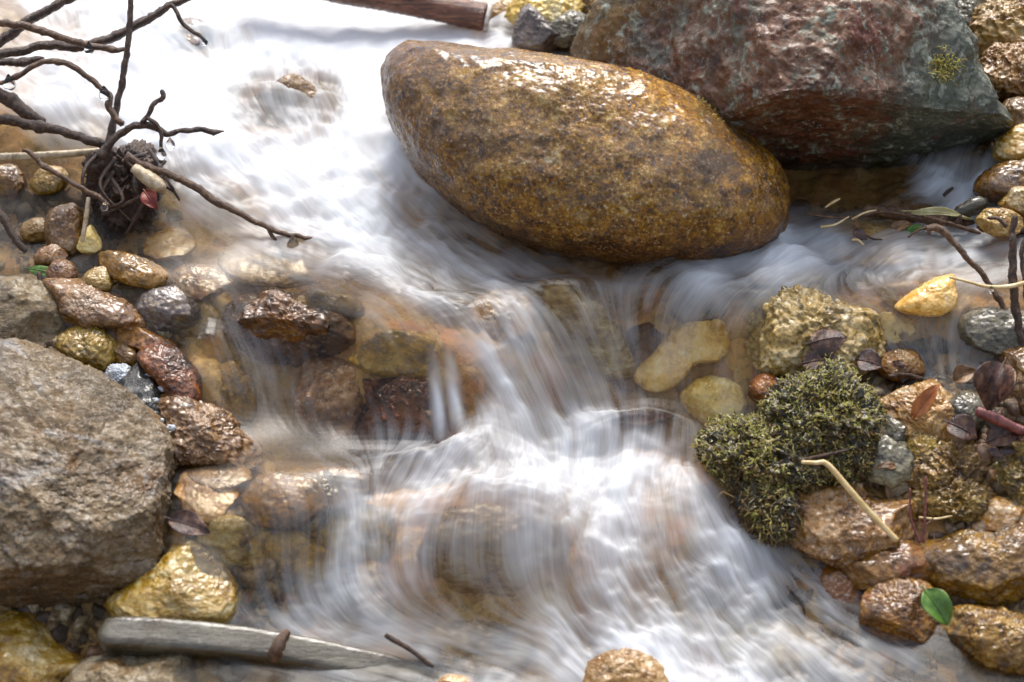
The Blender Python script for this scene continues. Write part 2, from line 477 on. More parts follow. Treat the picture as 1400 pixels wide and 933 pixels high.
def plainmat(name, cols, scale=200, rough=.35, bump=.4, spec=.5, trans=0.0, stretch=None):
    if name in MATS: return MATS[name]
    t = NT(name)
    vec = t.n('ShaderNodeTexCoord').outputs['Object']
    if stretch:
        mp = t.n('ShaderNodeMapping'); t.l(vec, mp.inputs[0]); mp.inputs['Scale'].default_value = stretch[0]; mp.inputs['Rotation'].default_value = stretch[1]
        vec = mp.outputs[0]
    nz = t.noise(vec, scale, 6, .65, .4)
    m = max(1, len(cols) - 1)
    col = t.ramp(nz, [(.32 + .36 * i / m, c) for i, c in enumerate(cols)])
    b = t.n('ShaderNodeBsdfPrincipled'); t.l(col, b.inputs['Base Color']); b.inputs['Roughness'].default_value = rough
    b.inputs['Specular IOR Level'].default_value = spec
    bp = t.n('ShaderNodeBump'); bp.inputs['Strength'].default_value = bump; bp.inputs['Distance'].default_value = .002
    t.l(t.noise(vec, scale * 2.2, 6, .7), bp.inputs['Height']); t.l(bp.outputs[0], b.inputs['Normal'])
    if trans:
        tr = t.n('ShaderNodeBsdfTranslucent'); t.l(col, tr.inputs[0])
        mx = t.n('ShaderNodeMixShader'); mx.inputs[0].default_value = trans
        t.l(b.outputs[0], mx.inputs[1]); t.l(tr.outputs[0], mx.inputs[2]); t.l(mx.outputs[0], t.out.inputs[0])
    else:
        t.l(b.outputs[0], t.out.inputs[0])
    MATS[name] = t.m
    return t.m

# ------------------------------------------------------------------ stream bed and banks: one sheet of ground
def axis(lo, hi, n, far, m):
    core = np.linspace(lo, hi, n)
    tail = np.geomspace(.01, far, m)
    return np.concatenate([lo - tail[::-1], core, hi + tail])
gx = axis(X0, X1, 520, 30, 40); gy = axis(Y0, Y1, 560, 30, 40)
GX, GY = np.meshgrid(gx, gy)
cxx = np.clip(GX, X0, X1); cyy = np.clip(GY, Y0, Y1)
zb = sample(ZW, cxx, cyy) + sample(BANK, cxx, cyy)
out = np.hypot(GX - cxx, 0)
oy = GY - cyy
zb = zb + np.minimum(out * .35, 1.2) + np.clip(oy, -20, 20) * .12
q = np.stack([GX.ravel(), GY.ravel(), zb.ravel()], 1)
zb = zb + smooth(.66, .92, GY) * .17 + smooth(.64, .86, np.abs(GX)) * .09       # banks rise beyond the stream
q[:, 2] = zb.ravel()
d = fbm(q * 22, 4) * .012 + fbm(q * 70 + 5, 3, ridge=True) * .006
zb = zb + d.reshape(zb.shape)
ny, nx = zb.shape
idx = np.arange(nx * ny).reshape(ny, nx)
FQ = np.stack([idx[:-1, :-1], idx[:-1, 1:], idx[1:, 1:], idx[1:, :-1]], 2).reshape(-1, 4)
t = NT('bed_gravel')
tc = t.n('ShaderNodeTexCoord').outputs['Object']
vc = t.n('ShaderNodeTexVoronoi'); vc.inputs['Scale'].default_value = 38; vc.inputs['Randomness'].default_value = 1
dv = t.n('ShaderNodeVectorMath', operation='ADD'); t.l(tc, dv.inputs[0])
nn = t.n('ShaderNodeTexNoise'); nn.inputs['Scale'].default_value = 30; t.l(tc, nn.inputs['Vector'])
sc_ = t.n('ShaderNodeVectorMath', operation='SCALE'); t.l(nn.outputs['Color'], sc_.inputs[0]); sc_.inputs['Scale'].default_value = .03
t.l(sc_.outputs[0], dv.inputs[1]); t.l(dv.outputs[0], vc.inputs['Vector'])
sep = t.n('ShaderNodeSeparateColor'); t.l(vc.outputs['Color'], sep.inputs[0])
c1 = t.ramp(sep.outputs[0], [(0, (.14, .06, .015)), (.3, (.42, .20, .05)), (.55, (.55, .34, .11)), (.75, (.26, .17, .05)), (.9, (.46, .15, .05)), (1, (.66, .48, .22))])
c2 = t.ramp(t.noise(tc, 14, 5, .6, .5), [(.3, (.08, .04, .012)), (.45, (.34, .18, .045)), (.58, (.42, .26, .08)), (.7, (.48, .20, .06))])
c3 = t.mix(.5, c1, c2)
c3 = t.mix(t.mapr(t.noise(tc, 180, 5, .7), .5, .66, 0, .6), c3, (.05, .03, .015))
sx_ = t.n('ShaderNodeSeparateXYZ'); t.l(tc, sx_.inputs[0])
soil = t.math('MAXIMUM', t.mapr(t.math('ABSOLUTE', sx_.outputs[0]), .52, .72, 0, 1), t.mapr(sx_.outputs[1], .6, .8, 0, 1))
c3 = t.mix(soil, c3, t.ramp(t.noise(tc, 60, 8, .7), [(.35, (.035, .022, .012)), (.55, (.13, .085, .045)), (.68, (.26, .19, .11))]))      # earth of the banks
b = t.n('ShaderNodeBsdfPrincipled'); t.l(c3, b.inputs['Base Color']); b.inputs['Roughness'].default_value = .4
bp = t.n('ShaderNodeBump'); bp.inputs['Strength'].default_value = .6; bp.inputs['Distance'].default_value = .006
t.l(t.noise(tc, 120, 8, .7), bp.inputs['Height']); t.l(bp.outputs[0], b.inputs['Normal'])
t.l(b.outputs[0], t.out.inputs[0])
g = mesh_obj('stream_bed', np.stack([GX, GY, zb], 2).reshape(-1, 3), FQ, t.m)
tag(g, kind='structure')

# ------------------------------------------------------------------ the running water
NXW = 1400
_xx = np.linspace(X0 + .01, X1 - .01, 2000)
_xw = .25 + smooth(.66, .50, np.abs(_xx))
_xc = np.concatenate([[0], np.cumsum((_xw[1:] + _xw[:-1]) / 2)])
wx = np.interp(np.linspace(0, _xc[-1], NXW), _xc, _xx)
# rows closer together where the stream falls steeply
yy = np.linspace(Y0 + .01, Y1 - .01, 3000)
xs = np.linspace(-.45, .45, 40)
zz = np.stack([sample(ZW, np.full_like(yy, a), yy) for a in xs])
slope = np.percentile(np.gradient(zz, yy, axis=1), 80, axis=0)
wgt = .5 + .87 * np.clip(slope, 0, 2.2)
wgt /= (1 + np.clip(yy + .1, 0, 1) * .9) * (1 + np.clip(-.5 - yy, 0, 1) * 10)
cum = np.concatenate([[0], np.cumsum((wgt[1:] + wgt[:-1]) / 2)])
NYW = 1200
wy = np.interp(np.linspace(0, cum[-1], NYW), cum, yy)
WX, WY = np.meshgrid(wx, wy)
WZ = zwater(WX, WY)
fo = sample(FOAM, WX, WY)
fx = sample(FLOW[..., 0], WX, WY); fy = sample(FLOW[..., 1], WX, WY)
dxw = np.gradient(wx)[None, :]; dyw = np.gradient(wy)[:, None]
def heading(seed, amount):
    q_ = np.stack([WX.ravel(), WY.ravel(), np.full(WX.size, seed)], 1)
    a_ = (perlin(q_ * [14, 14, 1]) * 1.2 + perlin(q_ * [34, 34, 1] + 9) * .8).reshape(WX.shape) * amount * (.35 + smooth(.3, .8, fo))
    c_, s_ = np.cos(a_), np.sin(a_)
    ax_ = (fx * c_ - fy * s_) / dxw; ay_ = (fx * s_ + fy * c_) / dyw
    l_ = np.hypot(ax_, ay_) + 1e-9
    return (ax_ / l_).astype(np.float32), (ay_ / l_).astype(np.float32)

def blur(a, k):
    for ax in (0, 1):
        for _ in range(2):
            c = np.cumsum(np.pad(a, [(k + 1, k) if i == ax else (0, 0) for i in (0, 1)], mode='edge'), axis=ax)
            n = a.shape[ax]; w = 2 * k + 1
            a = (np.take(c, range(w, w + n), axis=ax) - np.take(c, range(0, n), axis=ax)) / w
    return a
def pick(a, j, i):
    j = np.clip(j, 0, NYW - 1.001); i = np.clip(i, 0, NXW - 1.001)
    j0 = j.astype(np.int32); i0 = i.astype(np.int32); fj = j - j0; fi = i - i0
    b0 = j0 * NXW + i0; r = a.ravel()
    return (r[b0] * (1 - fi) + r[b0 + 1] * fi) * (1 - fj) + (r[b0 + NXW] * (1 - fi) + r[b0 + NXW + 1] * fi) * fj
def streak(noise, steps, h, vx, vy):
    """noise drawn out along the stream lines"""
    J, I = np.meshgrid(np.arange(NYW, dtype=np.float32), np.arange(NXW, dtype=np.float32), indexing='ij')
    acc = noise.copy(); n = 1.0
    for sg in (1, -1):
        j, i = J.copy(), I.copy()
        for s in range(steps):
            jj = np.clip(j + .5, 0, NYW - 1).astype(np.int32) * NXW + np.clip(i + .5, 0, NXW - 1).astype(np.int32)
            j = j + sg * h * vy.ravel()[jj]; i = i + sg * h * vx.ravel()[jj]
            w = .5 + .5 * math.cos(math.pi * (s + 1) / (steps + 1))
            acc += w * pick(noise, j, i); n += w
    acc /= n
    acc -= acc.mean()
    return acc / (acc.std() + 1e-9)
rg_ = np.random.default_rng(3)
def wn(k):
    a = rg_.normal(size=(NYW, NXW)).astype(np.float32)
    return blur(a, k) if k else a
hA = heading(1.5, .55); hB = heading(7.5, .75)
fine = streak(wn(0), 24, 1.3, *hA) + streak(wn(0), 16, 1.3, *hB)
fine /= fine.std()
mid = streak(wn(2), 30, 2.0, *hA) + streak(wn(2), 22, 1.8, *hB)
mid /= mid.std()
broad = streak(wn(9), 28, 3.4, *hB)
jetx = np.zeros_like(fo)
for a_, b_, l_ in ((600, 566, .030), (622, 556, .034)):           # two small spurts over the red-brown stone
    p_ = hit(a_, b_)[0]
    jetx = np.maximum(jetx, np.exp(-((WX - p_[0] - .25 * (p_[1] - WY)) / .0055) ** 2 - ((WY - p_[1]) / (l_ * .55)) ** 2))
q = np.stack([WX.ravel(), WY.ravel(), WZ.ravel()], 1)
cl = fbm(q * np.array([26, 26, 26]) + 3, 4).reshape(WX.shape)
cl = blur(cl, 2)
st = .42 * fine + .60 * mid + 1.0 * broad
amt = 1.18 * fo ** 2.3 + (.095 * st + .34 * cl) * np.clip(fo * 1.6, .03, 1) * (1 - .55 * smooth(.8, 1.0, fo))
amt = np.clip(np.maximum(amt, jetx * 1.2 * (.8 + .12 * mid)), 0, 1)
# surface relief: drawn-out ridges, lumps where it churns
churn = smooth(.25, .8, fo)
WZ = WZ + jetx * .006 + (.00028 * mid + .0006 * broad + .00012 * fine) * (.2 + churn) * (1 - .8 * smooth(.85, 1.0, fo)) + cl * .013 * churn * (1 - .7 * smooth(.9, 1.05, fo))
iw = np.arange(NXW * NYW).reshape(NYW, NXW)
FW = np.stack([iw[:-1, :-1], iw[:-1, 1:], iw[1:, 1:], iw[1:, :-1]], 2).reshape(-1, 4)

t = NT('running_water')
at_ = t.n('ShaderNodeAttribute', attribute_name='air')
air = at_.outputs['Fac']
trn = t.n('ShaderNodeBsdfTransparent'); trn.inputs[0].default_value = (.98, .94, .83, 1)
rfr = t.n('ShaderNodeBsdfRefraction'); rfr.inputs[0].default_value = (.95, .96, .93, 1); rfr.inputs['IOR'].default_value = 1.3; rfr.inputs['Roughness'].default_value = .42
m0 = t.n('ShaderNodeMixShader'); m0.inputs[0].default_value = .12
t.l(trn.outputs[0], m0.inputs[1]); t.l(rfr.outputs[0], m0.inputs[2])
gl = t.n('ShaderNodeBsdfGlossy'); gl.inputs['Roughness'].default_value = .36; gl.inputs[0].default_value = (1, 1, 1, 1)
fr = t.n('ShaderNodeFresnel'); fr.inputs[0].default_value = 1.33
m1 = t.n('ShaderNodeMixShader'); t.l(t.math('MULTIPLY', fr.outputs[0], .7), m1.inputs[0]); t.l(m0.outputs[0], m1.inputs[1]); t.l(gl.outputs[0], m1.inputs[2])
df = t.n('ShaderNodeBsdfDiffuse'); df.inputs[0].default_value = (.86, .90, .94, 1)
tl = t.n('ShaderNodeBsdfTranslucent'); tl.inputs[0].default_value = (.84, .87, .90, 1)
m2 = t.n('ShaderNodeMixShader'); m2.inputs[0].default_value = .4
t.l(df.outputs[0], m2.inputs[1]); t.l(tl.outputs[0], m2.inputs[2])
m3 = t.n('ShaderNodeMixShader'); t.l(t.mapr(air, 0.02, 1.0, 0, 1), m3.inputs[0]); t.l(m1.outputs[0], m3.inputs[1]); t.l(m2.outputs[0], m3.inputs[2])
t.l(m3.outputs[0], t.out.inputs[0])
w = mesh_obj('stream_water', np.stack([WX, WY, WZ], 2).reshape(-1, 3), FW, t.m, attrs={'air': amt})
tag(w, kind='structure')
# ------------------------------------------------------------------ stones
_ICO = {}
def ico(level):
    if level not in _ICO:
        bm = bmesh.new(); bmesh.ops.create_icosphere(bm, subdivisions=level, radius=1)
        V = np.array([v.co[:] for v in bm.verts]); Fc = np.array([[v.index for v in f.verts] for f in bm.faces]); bm.free()
        V /= np.linalg.norm(V, axis=1)[:, None]
        _ICO[level] = (V, Fc)
    return _ICO[level]

def closed_curve(P, n=12):
    P = np.asarray(P, float); m = len(P); o = []
    u = np.linspace(0, 1, n, endpoint=False)[:, None]
    for i in range(m):
        a, b, c, d = P[i - 1], P[i], P[(i + 1) % m], P[(i + 2) % m]
        o.append(.5 * ((2 * b) + (c - a) * u + (2 * a - 5 * b + 4 * c - d) * u ** 2 + (3 * b - a - 3 * c + d) * u ** 3))
    return np.concatenate(o)

def stone(name, label, cat, outline, base, mat, group=None, thick=.8, lean=.22, sq=.8, ang=0, amp=.05, rough=.02, crumb=0.0,
          freq=1.6, cuts=(), seed=0, level=6, sink=None, parent=None, off=0.0, parts=False, push=0.0, sharp=.93):
    """a solid stone: outline as photographed, its own depth (thick), leaning back (lean), facets (ang, cuts) and surface relief"""
    C = closed_curve(outline)
    cx, cyp = C.mean(0)
    base = base or (cx, cyp)
    ds = hitd(*base) + off
    k = ds / F
    q = (C - [cx, cyp]) * [k, -k]
    th = np.arctan2(q[:, 1], q[:, 0]); rr = np.hypot(q[:, 0], q[:, 1])
    o = np.argsort(th); th, rr = th[o], rr[o]
    th = np.concatenate([th - 2 * math.pi, th, th + 2 * math.pi]); rr = np.tile(rr, 3)
    size = rr.mean(); D = size * thick
    V, Fc = ico(level)
    ang_ = np.arctan2(V[:, 1], V[:, 0])
    rho = np.hypot(V[:, 0], V[:, 1]); Rr = np.interp(ang_, th, rr)
    def pw(a, e): return np.sign(a) * np.abs(a) ** e
    m = (np.abs(rho) ** (2 / sq) + np.abs(V[:, 2]) ** (2 / sq)) ** (sq / 2)
    rho_ = rho / m; zc = V[:, 2] / m
    X = Rr * rho_ * np.cos(ang_); Y = Rr * rho_ * np.sin(ang_); Z = D * zc - lean * Y
    # where the base point lies on the front decides the depth of the centre
    if sink is None:
        bx, by = (base[0] - cx) * k, -(base[1] - cyp) * k
        rb = min(.97, math.hypot(bx, by) / np.interp(math.atan2(by, bx), th, rr))
        dc = ds + D * math.sqrt(1 - rb * rb) ** sq - lean * by + push
    else:
        dc = ds + D * .9 + sink
    P = X[:, None] * E_X + Y[:, None] * E_U - Z[:, None] * E_F
    rn = np.random.default_rng(seed + 11)
    planes = [(np.array(nv, float) / np.linalg.norm(nv), f) for nv, f in cuts]
    for _ in range(ang):
        nv = rn.normal(size=3); nv /= np.linalg.norm(nv)
        if nv @ E_F > .3: nv = -nv
        side = math.hypot(nv @ E_X, nv @ E_U)
        planes.append((nv, rn.uniform(.62, .88) + .16 * side))
    for nv, f in planes:
        dd = P @ nv; lim = dd.max() * f
        ex = np.maximum(0, dd - lim)
        P = P - nv * (ex * sharp)[:, None]
    N = P / (np.linalg.norm(P, axis=1)[:, None] + 1e-9)
    so = rn.uniform(-50, 50, 3)
    dsp = fbm(P / size * freq + so, 3) * amp * 2
    if rough: dsp = dsp + fbm(P / size * freq * 4.5 + so, 5, .6) * rough * 2
    if crumb: dsp = dsp + fbm(P / size * freq * 3 + so, 5, .55, ridge=True) * crumb * 2
    P = P + N * (dsp * size)[:, None]
    c = at(cx, cyp, dc)
    ob = mesh_obj(name, P, Fc, mat, parent, c)
    if label: tag(ob, label, cat, group)
    return ob

# palettes (stone colours, HERO with painted glare and DARK with painted shade; gloss and wet sheen come from the roughness)
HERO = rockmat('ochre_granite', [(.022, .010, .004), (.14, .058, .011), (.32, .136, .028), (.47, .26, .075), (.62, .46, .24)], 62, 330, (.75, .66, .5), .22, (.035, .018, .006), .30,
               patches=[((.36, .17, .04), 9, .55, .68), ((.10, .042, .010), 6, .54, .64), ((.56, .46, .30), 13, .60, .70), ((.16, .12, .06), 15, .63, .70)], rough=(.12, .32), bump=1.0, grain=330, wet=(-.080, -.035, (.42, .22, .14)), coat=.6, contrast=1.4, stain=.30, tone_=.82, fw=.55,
               side=[((-1, 0, 0), .09, .17, (.80, .62, .42), 'MULTIPLY'), ((0, .1, -1), .0, .06, (.62, .5, .42), 'MULTIPLY'), ((.5, .25, .85), .03, .10, (1.75, 1.7, 1.65), 'MULTIPLY')])  # brighter top is painted glare; left end and lower part are darker
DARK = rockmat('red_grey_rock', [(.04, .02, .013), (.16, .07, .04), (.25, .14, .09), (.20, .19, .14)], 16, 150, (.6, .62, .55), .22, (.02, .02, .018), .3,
               patches=[((.10, .095, .075), 6, .52, .60), ((.40, .42, .34), 55, .55, .64), ((.24, .09, .075), 9, .58, .68)], rough=(.34, .6), bump=.9, grain=260, coat=.2, tone_=.8, side=[((.95, 0, -.3), .04, .085, (.125, .135, .10), 'MIX'), ((-.8, 0, .6), .15, .19, (.26, .17, .075), 'MIX'), ((0, -.2, -1), .03, .06, (.6, .58, .5), 'MULTIPLY')])  # darker underside is painted shade; grey-green and tan ends are rock colour
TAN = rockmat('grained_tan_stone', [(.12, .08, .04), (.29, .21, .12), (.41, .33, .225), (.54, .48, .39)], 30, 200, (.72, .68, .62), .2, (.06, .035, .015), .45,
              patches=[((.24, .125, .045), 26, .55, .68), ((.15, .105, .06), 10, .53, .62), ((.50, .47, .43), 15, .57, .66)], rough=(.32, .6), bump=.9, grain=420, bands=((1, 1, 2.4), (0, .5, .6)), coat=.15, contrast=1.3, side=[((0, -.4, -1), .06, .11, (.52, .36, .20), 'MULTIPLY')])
YEL = rockmat('pale_yellow_limestone', [(.17, .082, .025), (.37, .215, .080), (.56, .39, .19), (.70, .57, .38)], 30, 160, (.8, .75, .62), .1, (.10, .05, .015), .25,
              patches=[((.42, .22, .05), 18, .56, .7)], rough=(.22, .5), bump=.6, grain=300)
GOLD = rockmat('golden_wet_stone', [(.18, .085, .024), (.39, .235, .09), (.58, .41, .21), (.76, .64, .46)], 34, 120, (.85, .78, .6), .08, (.16, .07, .015), .25, rough=(.07, .22), bump=.45, grain=250, bands=((1, 1, 3), (.3, .3, 0)))
BRN = rockmat('wet_brown_stone', [(.05, .022, .006), (.17, .08, .022), (.30, .16, .048), (.44, .27, .11)], 36, 170, (.6, .48, .34), .14, (.025, .012, .006), .35,
              patches=[((.26, .10, .04), 24, .55, .66)], rough=(.10, .32), bump=.7, grain=330)
CRM = rockmat('crumbly_ochre_stone', [(.08, .04, .012), (.28, .155, .05), (.44, .28, .10), (.58, .42, .20)], 60, 240, (.66, .54, .36), .14, (.03, .015, .006), .5, rough=(.22, .5), bump=1.0, grain=330)
RUST = rockmat('rust_red_stone', [(.045, .018, .006), (.16, .058, .014), (.32, .12, .026), (.42, .22, .07)], 34, 190, (.5, .36, .22), .12, (.02, .012, .008), .45, rough=(.15, .4), bump=.8, grain=330)
PINK = rockmat('pinkish_stone', [(.08, .038, .014), (.22, .115, .048), (.36, .215, .11), (.52, .39, .27)], 36, 190, (.75, .66, .62), .18, (.06, .025, .015), .35,
               patches=[((.24, .11, .03), 30, .54, .66)], rough=(.08, .3), bump=.6, grain=300)
MAUV = rockmat('mauve_grey_stone', [(.08, .06, .05), (.17, .13, .11), (.28, .22, .19), (.38, .27, .14)], 34, 160, (.55, .5, .5), .08, (.04, .03, .03), .2, rough=(.15, .4), bump=.5)
CREAM = rockmat('cream_stone', [(.40, .25, .09), (.66, .46, .20), (.76, .58, .31), (.82, .70, .46)], 28, 140, (.8, .75, .6), .06, (.16, .09, .03), .2, rough=(.2, .4), bump=.4, tone_=1.1, stain=.2)
OLV = rockmat('olive_yellow_stone', [(.13, .07, .02), (.32, .185, .055), (.48, .30, .105), (.58, .42, .2)], 40, 170, (.6, .52, .3), .1, (.05, .035, .012), .4, rough=(.12, .35), bump=.7)
MOSSY = rockmat('mossy_limestone', [(.15, .085, .03), (.44, .29, .12), (.68, .50, .28), (.80, .66, .46)], 34, 180, (.75, .7, .55), .12, (.05, .03, .012), .4,
                patches=[((.21, .135, .04), 22, .55, .65), ((.26, .12, .03), 16, .60, .70)], rough=(.2, .45), bump=.8)
GREY = rockmat('grey_green_stone', [(.05, .042, .026), (.13, .112, .07), (.24, .205, .13), (.36, .32, .22)], 40, 180, (.5, .5, .44), .1, (.02, .02, .015), .3, rough=(.12, .4), bump=.7)
SLAB = TAN

# ---- the big ones
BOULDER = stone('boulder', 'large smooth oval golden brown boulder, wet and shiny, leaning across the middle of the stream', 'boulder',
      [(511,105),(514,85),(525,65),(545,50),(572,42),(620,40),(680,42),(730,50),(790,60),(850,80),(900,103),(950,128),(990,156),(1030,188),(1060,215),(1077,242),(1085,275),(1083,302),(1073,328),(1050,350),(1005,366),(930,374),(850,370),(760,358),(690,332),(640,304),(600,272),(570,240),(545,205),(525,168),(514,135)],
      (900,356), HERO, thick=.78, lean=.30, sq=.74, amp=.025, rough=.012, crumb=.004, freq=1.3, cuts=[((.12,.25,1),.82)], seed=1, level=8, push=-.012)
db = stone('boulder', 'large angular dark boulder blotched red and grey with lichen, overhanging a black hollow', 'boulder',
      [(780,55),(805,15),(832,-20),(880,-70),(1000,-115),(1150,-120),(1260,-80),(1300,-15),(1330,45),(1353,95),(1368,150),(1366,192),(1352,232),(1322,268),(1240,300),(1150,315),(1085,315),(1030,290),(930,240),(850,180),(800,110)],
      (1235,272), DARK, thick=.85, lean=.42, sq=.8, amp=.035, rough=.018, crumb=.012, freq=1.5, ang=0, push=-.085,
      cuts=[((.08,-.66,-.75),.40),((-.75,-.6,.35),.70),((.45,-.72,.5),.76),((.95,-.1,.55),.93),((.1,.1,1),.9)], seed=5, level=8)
stone('boulder', 'large flat-topped tan slab boulder with gritty speckled face at the left edge', 'boulder',
      [(-120,480),(-60,468),(0,466),(40,474),(92,494),(150,524),(190,556),(220,588),(233,618),(234,660),(239,700),(236,745),(222,778),(196,796),(168,803),(150,822),(108,838),(60,836),(0,818),(-70,800),(-130,740),(-150,600)],
      (110,828), TAN, thick=.60, lean=.30, sq=.62, amp=.022, rough=.02, crumb=.016, freq=1.6, sharp=1.0, cuts=[((.22,-.42,1),.60),((.05,-.85,-.45),.78),((1,-.25,.1),.95),((.5,-.8,.25),.88)], seed=9, level=8, push=-.03)

NS = [0]
def ST(label, outline, base, mat, name='stone', cat='stone', **kw):
    NS[0] += 1
    kw.setdefault('seed', NS[0] * 3 + 20)
    kw['ang'] = kw.get('ang', 0) + (4 if mat not in (CREAM,) else 2)
    kw['amp'] = kw.get('amp', .05) * 1.3
    for k_, v_ in DEF.items(): kw.setdefault(k_, v_)
    if DEF and base: o_ = np.array(outline, float); outline = (o_ - o_.mean(0)) * 1.15 + o_.mean(0)
    return stone(name, label, cat, outline, base, mat, **kw)

DEF = dict(push=-.016, lean=.3)
# ---- right bank
ST('pale lumpy moss-stained stone standing in the stream above the moss clump', [(1035,424),(1048,411),(1064,398),(1079,391),(1103,397),(1129,410),(1151,418),(1180,429),(1195,443),(1194,472),(1182,492),(1155,504),(1129,512),(1090,515),(1055,508),(1034,488),(1028,456)], (1090,500), MOSSY, amp=.06, rough=.03, crumb=.03, ang=4, level=7, thick=.8)
ST('small pale yellow stone at the edge of the right-hand little cascade', [(1204,505),(1208,488),(1228,481),(1248,482),(1258,498),(1254,512),(1225,518)], (1230,510), YEL, crumb=.03)
ST('small rust-orange stone at the left tip of the moss clump', [(1027,545),(1030,524),(1045,514),(1062,518),(1070,540),(1055,552)], (1045,548), RUST)
ST('wet pink and brown stone lying below the moss clump', [(1040,690),(1065,672),(1102,664),(1155,664),(1196,684),(1246,686),(1256,718),(1236,735),(1205,747),(1160,768),(1122,770),(1085,752),(1050,724)], (1140,764), PINK, amp=.06, rough=.03, ang=3, level=7, lean=.5)
ST('long low glossy brown stone left of the big wet one, under the straw tip', [(1153,770),(1178,751),(1206,744),(1238,742),(1262,755),(1268,780),(1240,796),(1196,798),(1163,798)], (1210,794), BRN, amp=.05, lean=.5)
ST('dull pinkish stone half under water at the right edge of the foam', [(1118,792),(1134,776),(1156,778),(1172,804),(1178,836),(1156,846),(1130,828)], (1150,836), PINK, push=.006)
ST('rounded brown stone with pale crust beside the green leaf', [(1178,832),(1194,808),(1229,796),(1266,806),(1280,833),(1276,862),(1240,872),(1200,866)], (1225,856), BRN, crumb=.02, level=7, lean=.4)
ST('largest glossy brown stone of the right bank, with white wet highlights', [(1264,750),(1311,729),(1361,720),(1400,712),(1436,720),(1450,772),(1410,818),(1345,822),(1291,808),(1270,780)], (1345,812), BRN, amp=.04, rough=.02, level=7, lean=.45)
ST('gritty brown stone in the water at the bottom right corner', [(1288,864),(1305,839),(1344,835),(1400,844),(1445,852),(1455,905),(1385,912),(1325,896)], (1345,890), CRM, rough=.03, level=7, lean=.45)
ST('knobbly ochre stone topmost of the crumbly pile at the right edge', [(1228,646),(1250,626),(1290,602),(1344,608),(1356,632),(1348,660),(1299,664),(1256,666)], (1290,660), CRM, crumb=.06, rough=.05, level=7, lean=.5)
ST('crumbly ochre stone under the knobbly one, over a dark wet gap', [(1242,684),(1276,660),(1320,652),(1354,668),(1352,694),(1322,708),(1276,702)], (1300,702), CRM, crumb=.06, rough=.05, level=7, lean=.4)
ST('rough brown stone cut by the right edge beside the crumbly pile', [(1344,642),(1374,607),(1400,589),(1440,598),(1450,688),(1388,692),(1356,672)], (1390,685), CRM, crumb=.06, rough=.05, level=7, lean=.5)
ST('small golden stone wedged between the crumbly pile and the largest glossy stone', [(1328,716),(1358,684),(1398,690),(1420,716),(1380,730),(1344,732)], (1370,726), GOLD, ang=3)
ST('pale yellow stone carrying the orange leaf', [(1198,560),(1230,542),(1254,531),(1283,525),(1304,540),(1302,560),(1296,580),(1304,606),(1277,606),(1240,594),(1212,580)], (1270,602), YEL, amp=.06, crumb=.03, ang=3, level=7, lean=.6)
ST('small crumbly tan stone in front of the pale leaf stone', [(1242,600),(1266,584),(1297,600),(1301,630),(1275,640),(1250,632)], (1270,634), CRM, crumb=.05, lean=.5)
ST('wet grey stone with light glints tucked against the moss clump', [(1188,580),(1222,568),(1252,584),(1242,608),(1208,612)], (1220,608), GREY, ang=3, lean=.5)
ST('smooth olive grey stone in the dark pocket right of the moss', [(1186,606),(1216,594),(1252,622),(1250,652),(1212,664),(1180,648)], (1215,658), GREY, lean=.4)
ST('grey-green stone with a pale top beside the purple twig', [(1292,560),(1320,539),(1345,547),(1359,562),(1343,580),(1306,582)], (1325,578), GREY, ang=4, lean=.5)
ST('pointed pale stone breaking the right-hand current', [(1228,420),(1266,390),(1299,376),(1303,394),(1300,418),(1276,430)], (1270,422), CREAM, ang=2, amp=.03, lean=.4)
ST('brown stone under the upright twig at the right edge of the stream', [(1320,440),(1350,425),(1400,430),(1430,450),(1420,480),(1360,482),(1325,466)], (1370,478), GREY, lean=.6)
ST('dark stone at the right edge behind the curled leaf', [(1370,492),(1400,478),(1440,490),(1440,560),(1400,570),(1375,540)], (1400,560), BRN, lean=.5)
DEF = dict(push=-.03, lean=.3)
# ---- debris under the overhang and the yellow ledge beyond
ST('small yellow stone at the foot of the upright twig', [(1340,306),(1350,290),(1370,288),(1392,298),(1388,316),(1360,320)], (1365,316), YEL, crumb=.04)
ST('pale yellow stone at the right edge just below the dark boulder', [(1370,278),(1380,262),(1402,258),(1430,268),(1425,290),(1390,292)], (1395,288), YEL, crumb=.03)
ST('brown stone in the shade behind the dark boulder at the right edge', [(1340,262),(1362,232),(1400,222),(1440,230),(1440,268),(1390,278)], (1380,268), BRN)
ST('pale greenish limestone lump at the top behind the dark boulder', [(1296,36),(1306,2),(1325,-20),(1352,-10),(1360,30),(1345,60),(1315,60)], (1330,50), GREY, crumb=.04)
ST('large layered yellow limestone block at the top right corner', [(1318,70),(1334,30),(1350,8),(1400,-4),(1460,0),(1470,60),(1420,76),(1360,84)], (1380,78), YEL, crumb=.05, ang=4, level=7)
ST('yellow limestone block below the layered one', [(1340,120),(1356,78),(1390,66),(1460,64),(1460,128),(1400,134),(1360,134)], (1390,128), YEL, crumb=.06, ang=4, level=7)
ST('small pinkish stone at the right edge beside the dark boulder', [(1368,176),(1380,142),(1410,136),(1440,150),(1440,184),(1395,188)], (1400,180), PINK)
ST('bright yellow stone at the right edge between pink stone and brown shade', [(1366,214),(1380,184),(1410,174),(1450,184),(1450,222),(1400,226)], (1400,220), GOLD)
ST('yellow pitted stone at the top beside the log end', [(664,34),(672,12),(695,2),(712,12),(710,34),(690,44)], (690,38), YEL, crumb=.05, push=.02)
ST('pale cream stone at the top between log and dark boulder', [(700,20),(720,-8),(765,-18),(790,0),(780,34),(740,44)], (745,40), CREAM, crumb=.05, ang=3)
ST('smooth mauve grey stone at the top wet with spray', [(706,56),(712,24),(724,9),(738,18),(752,38),(772,58),(740,68)], (738,58), MAUV, lean=.3)
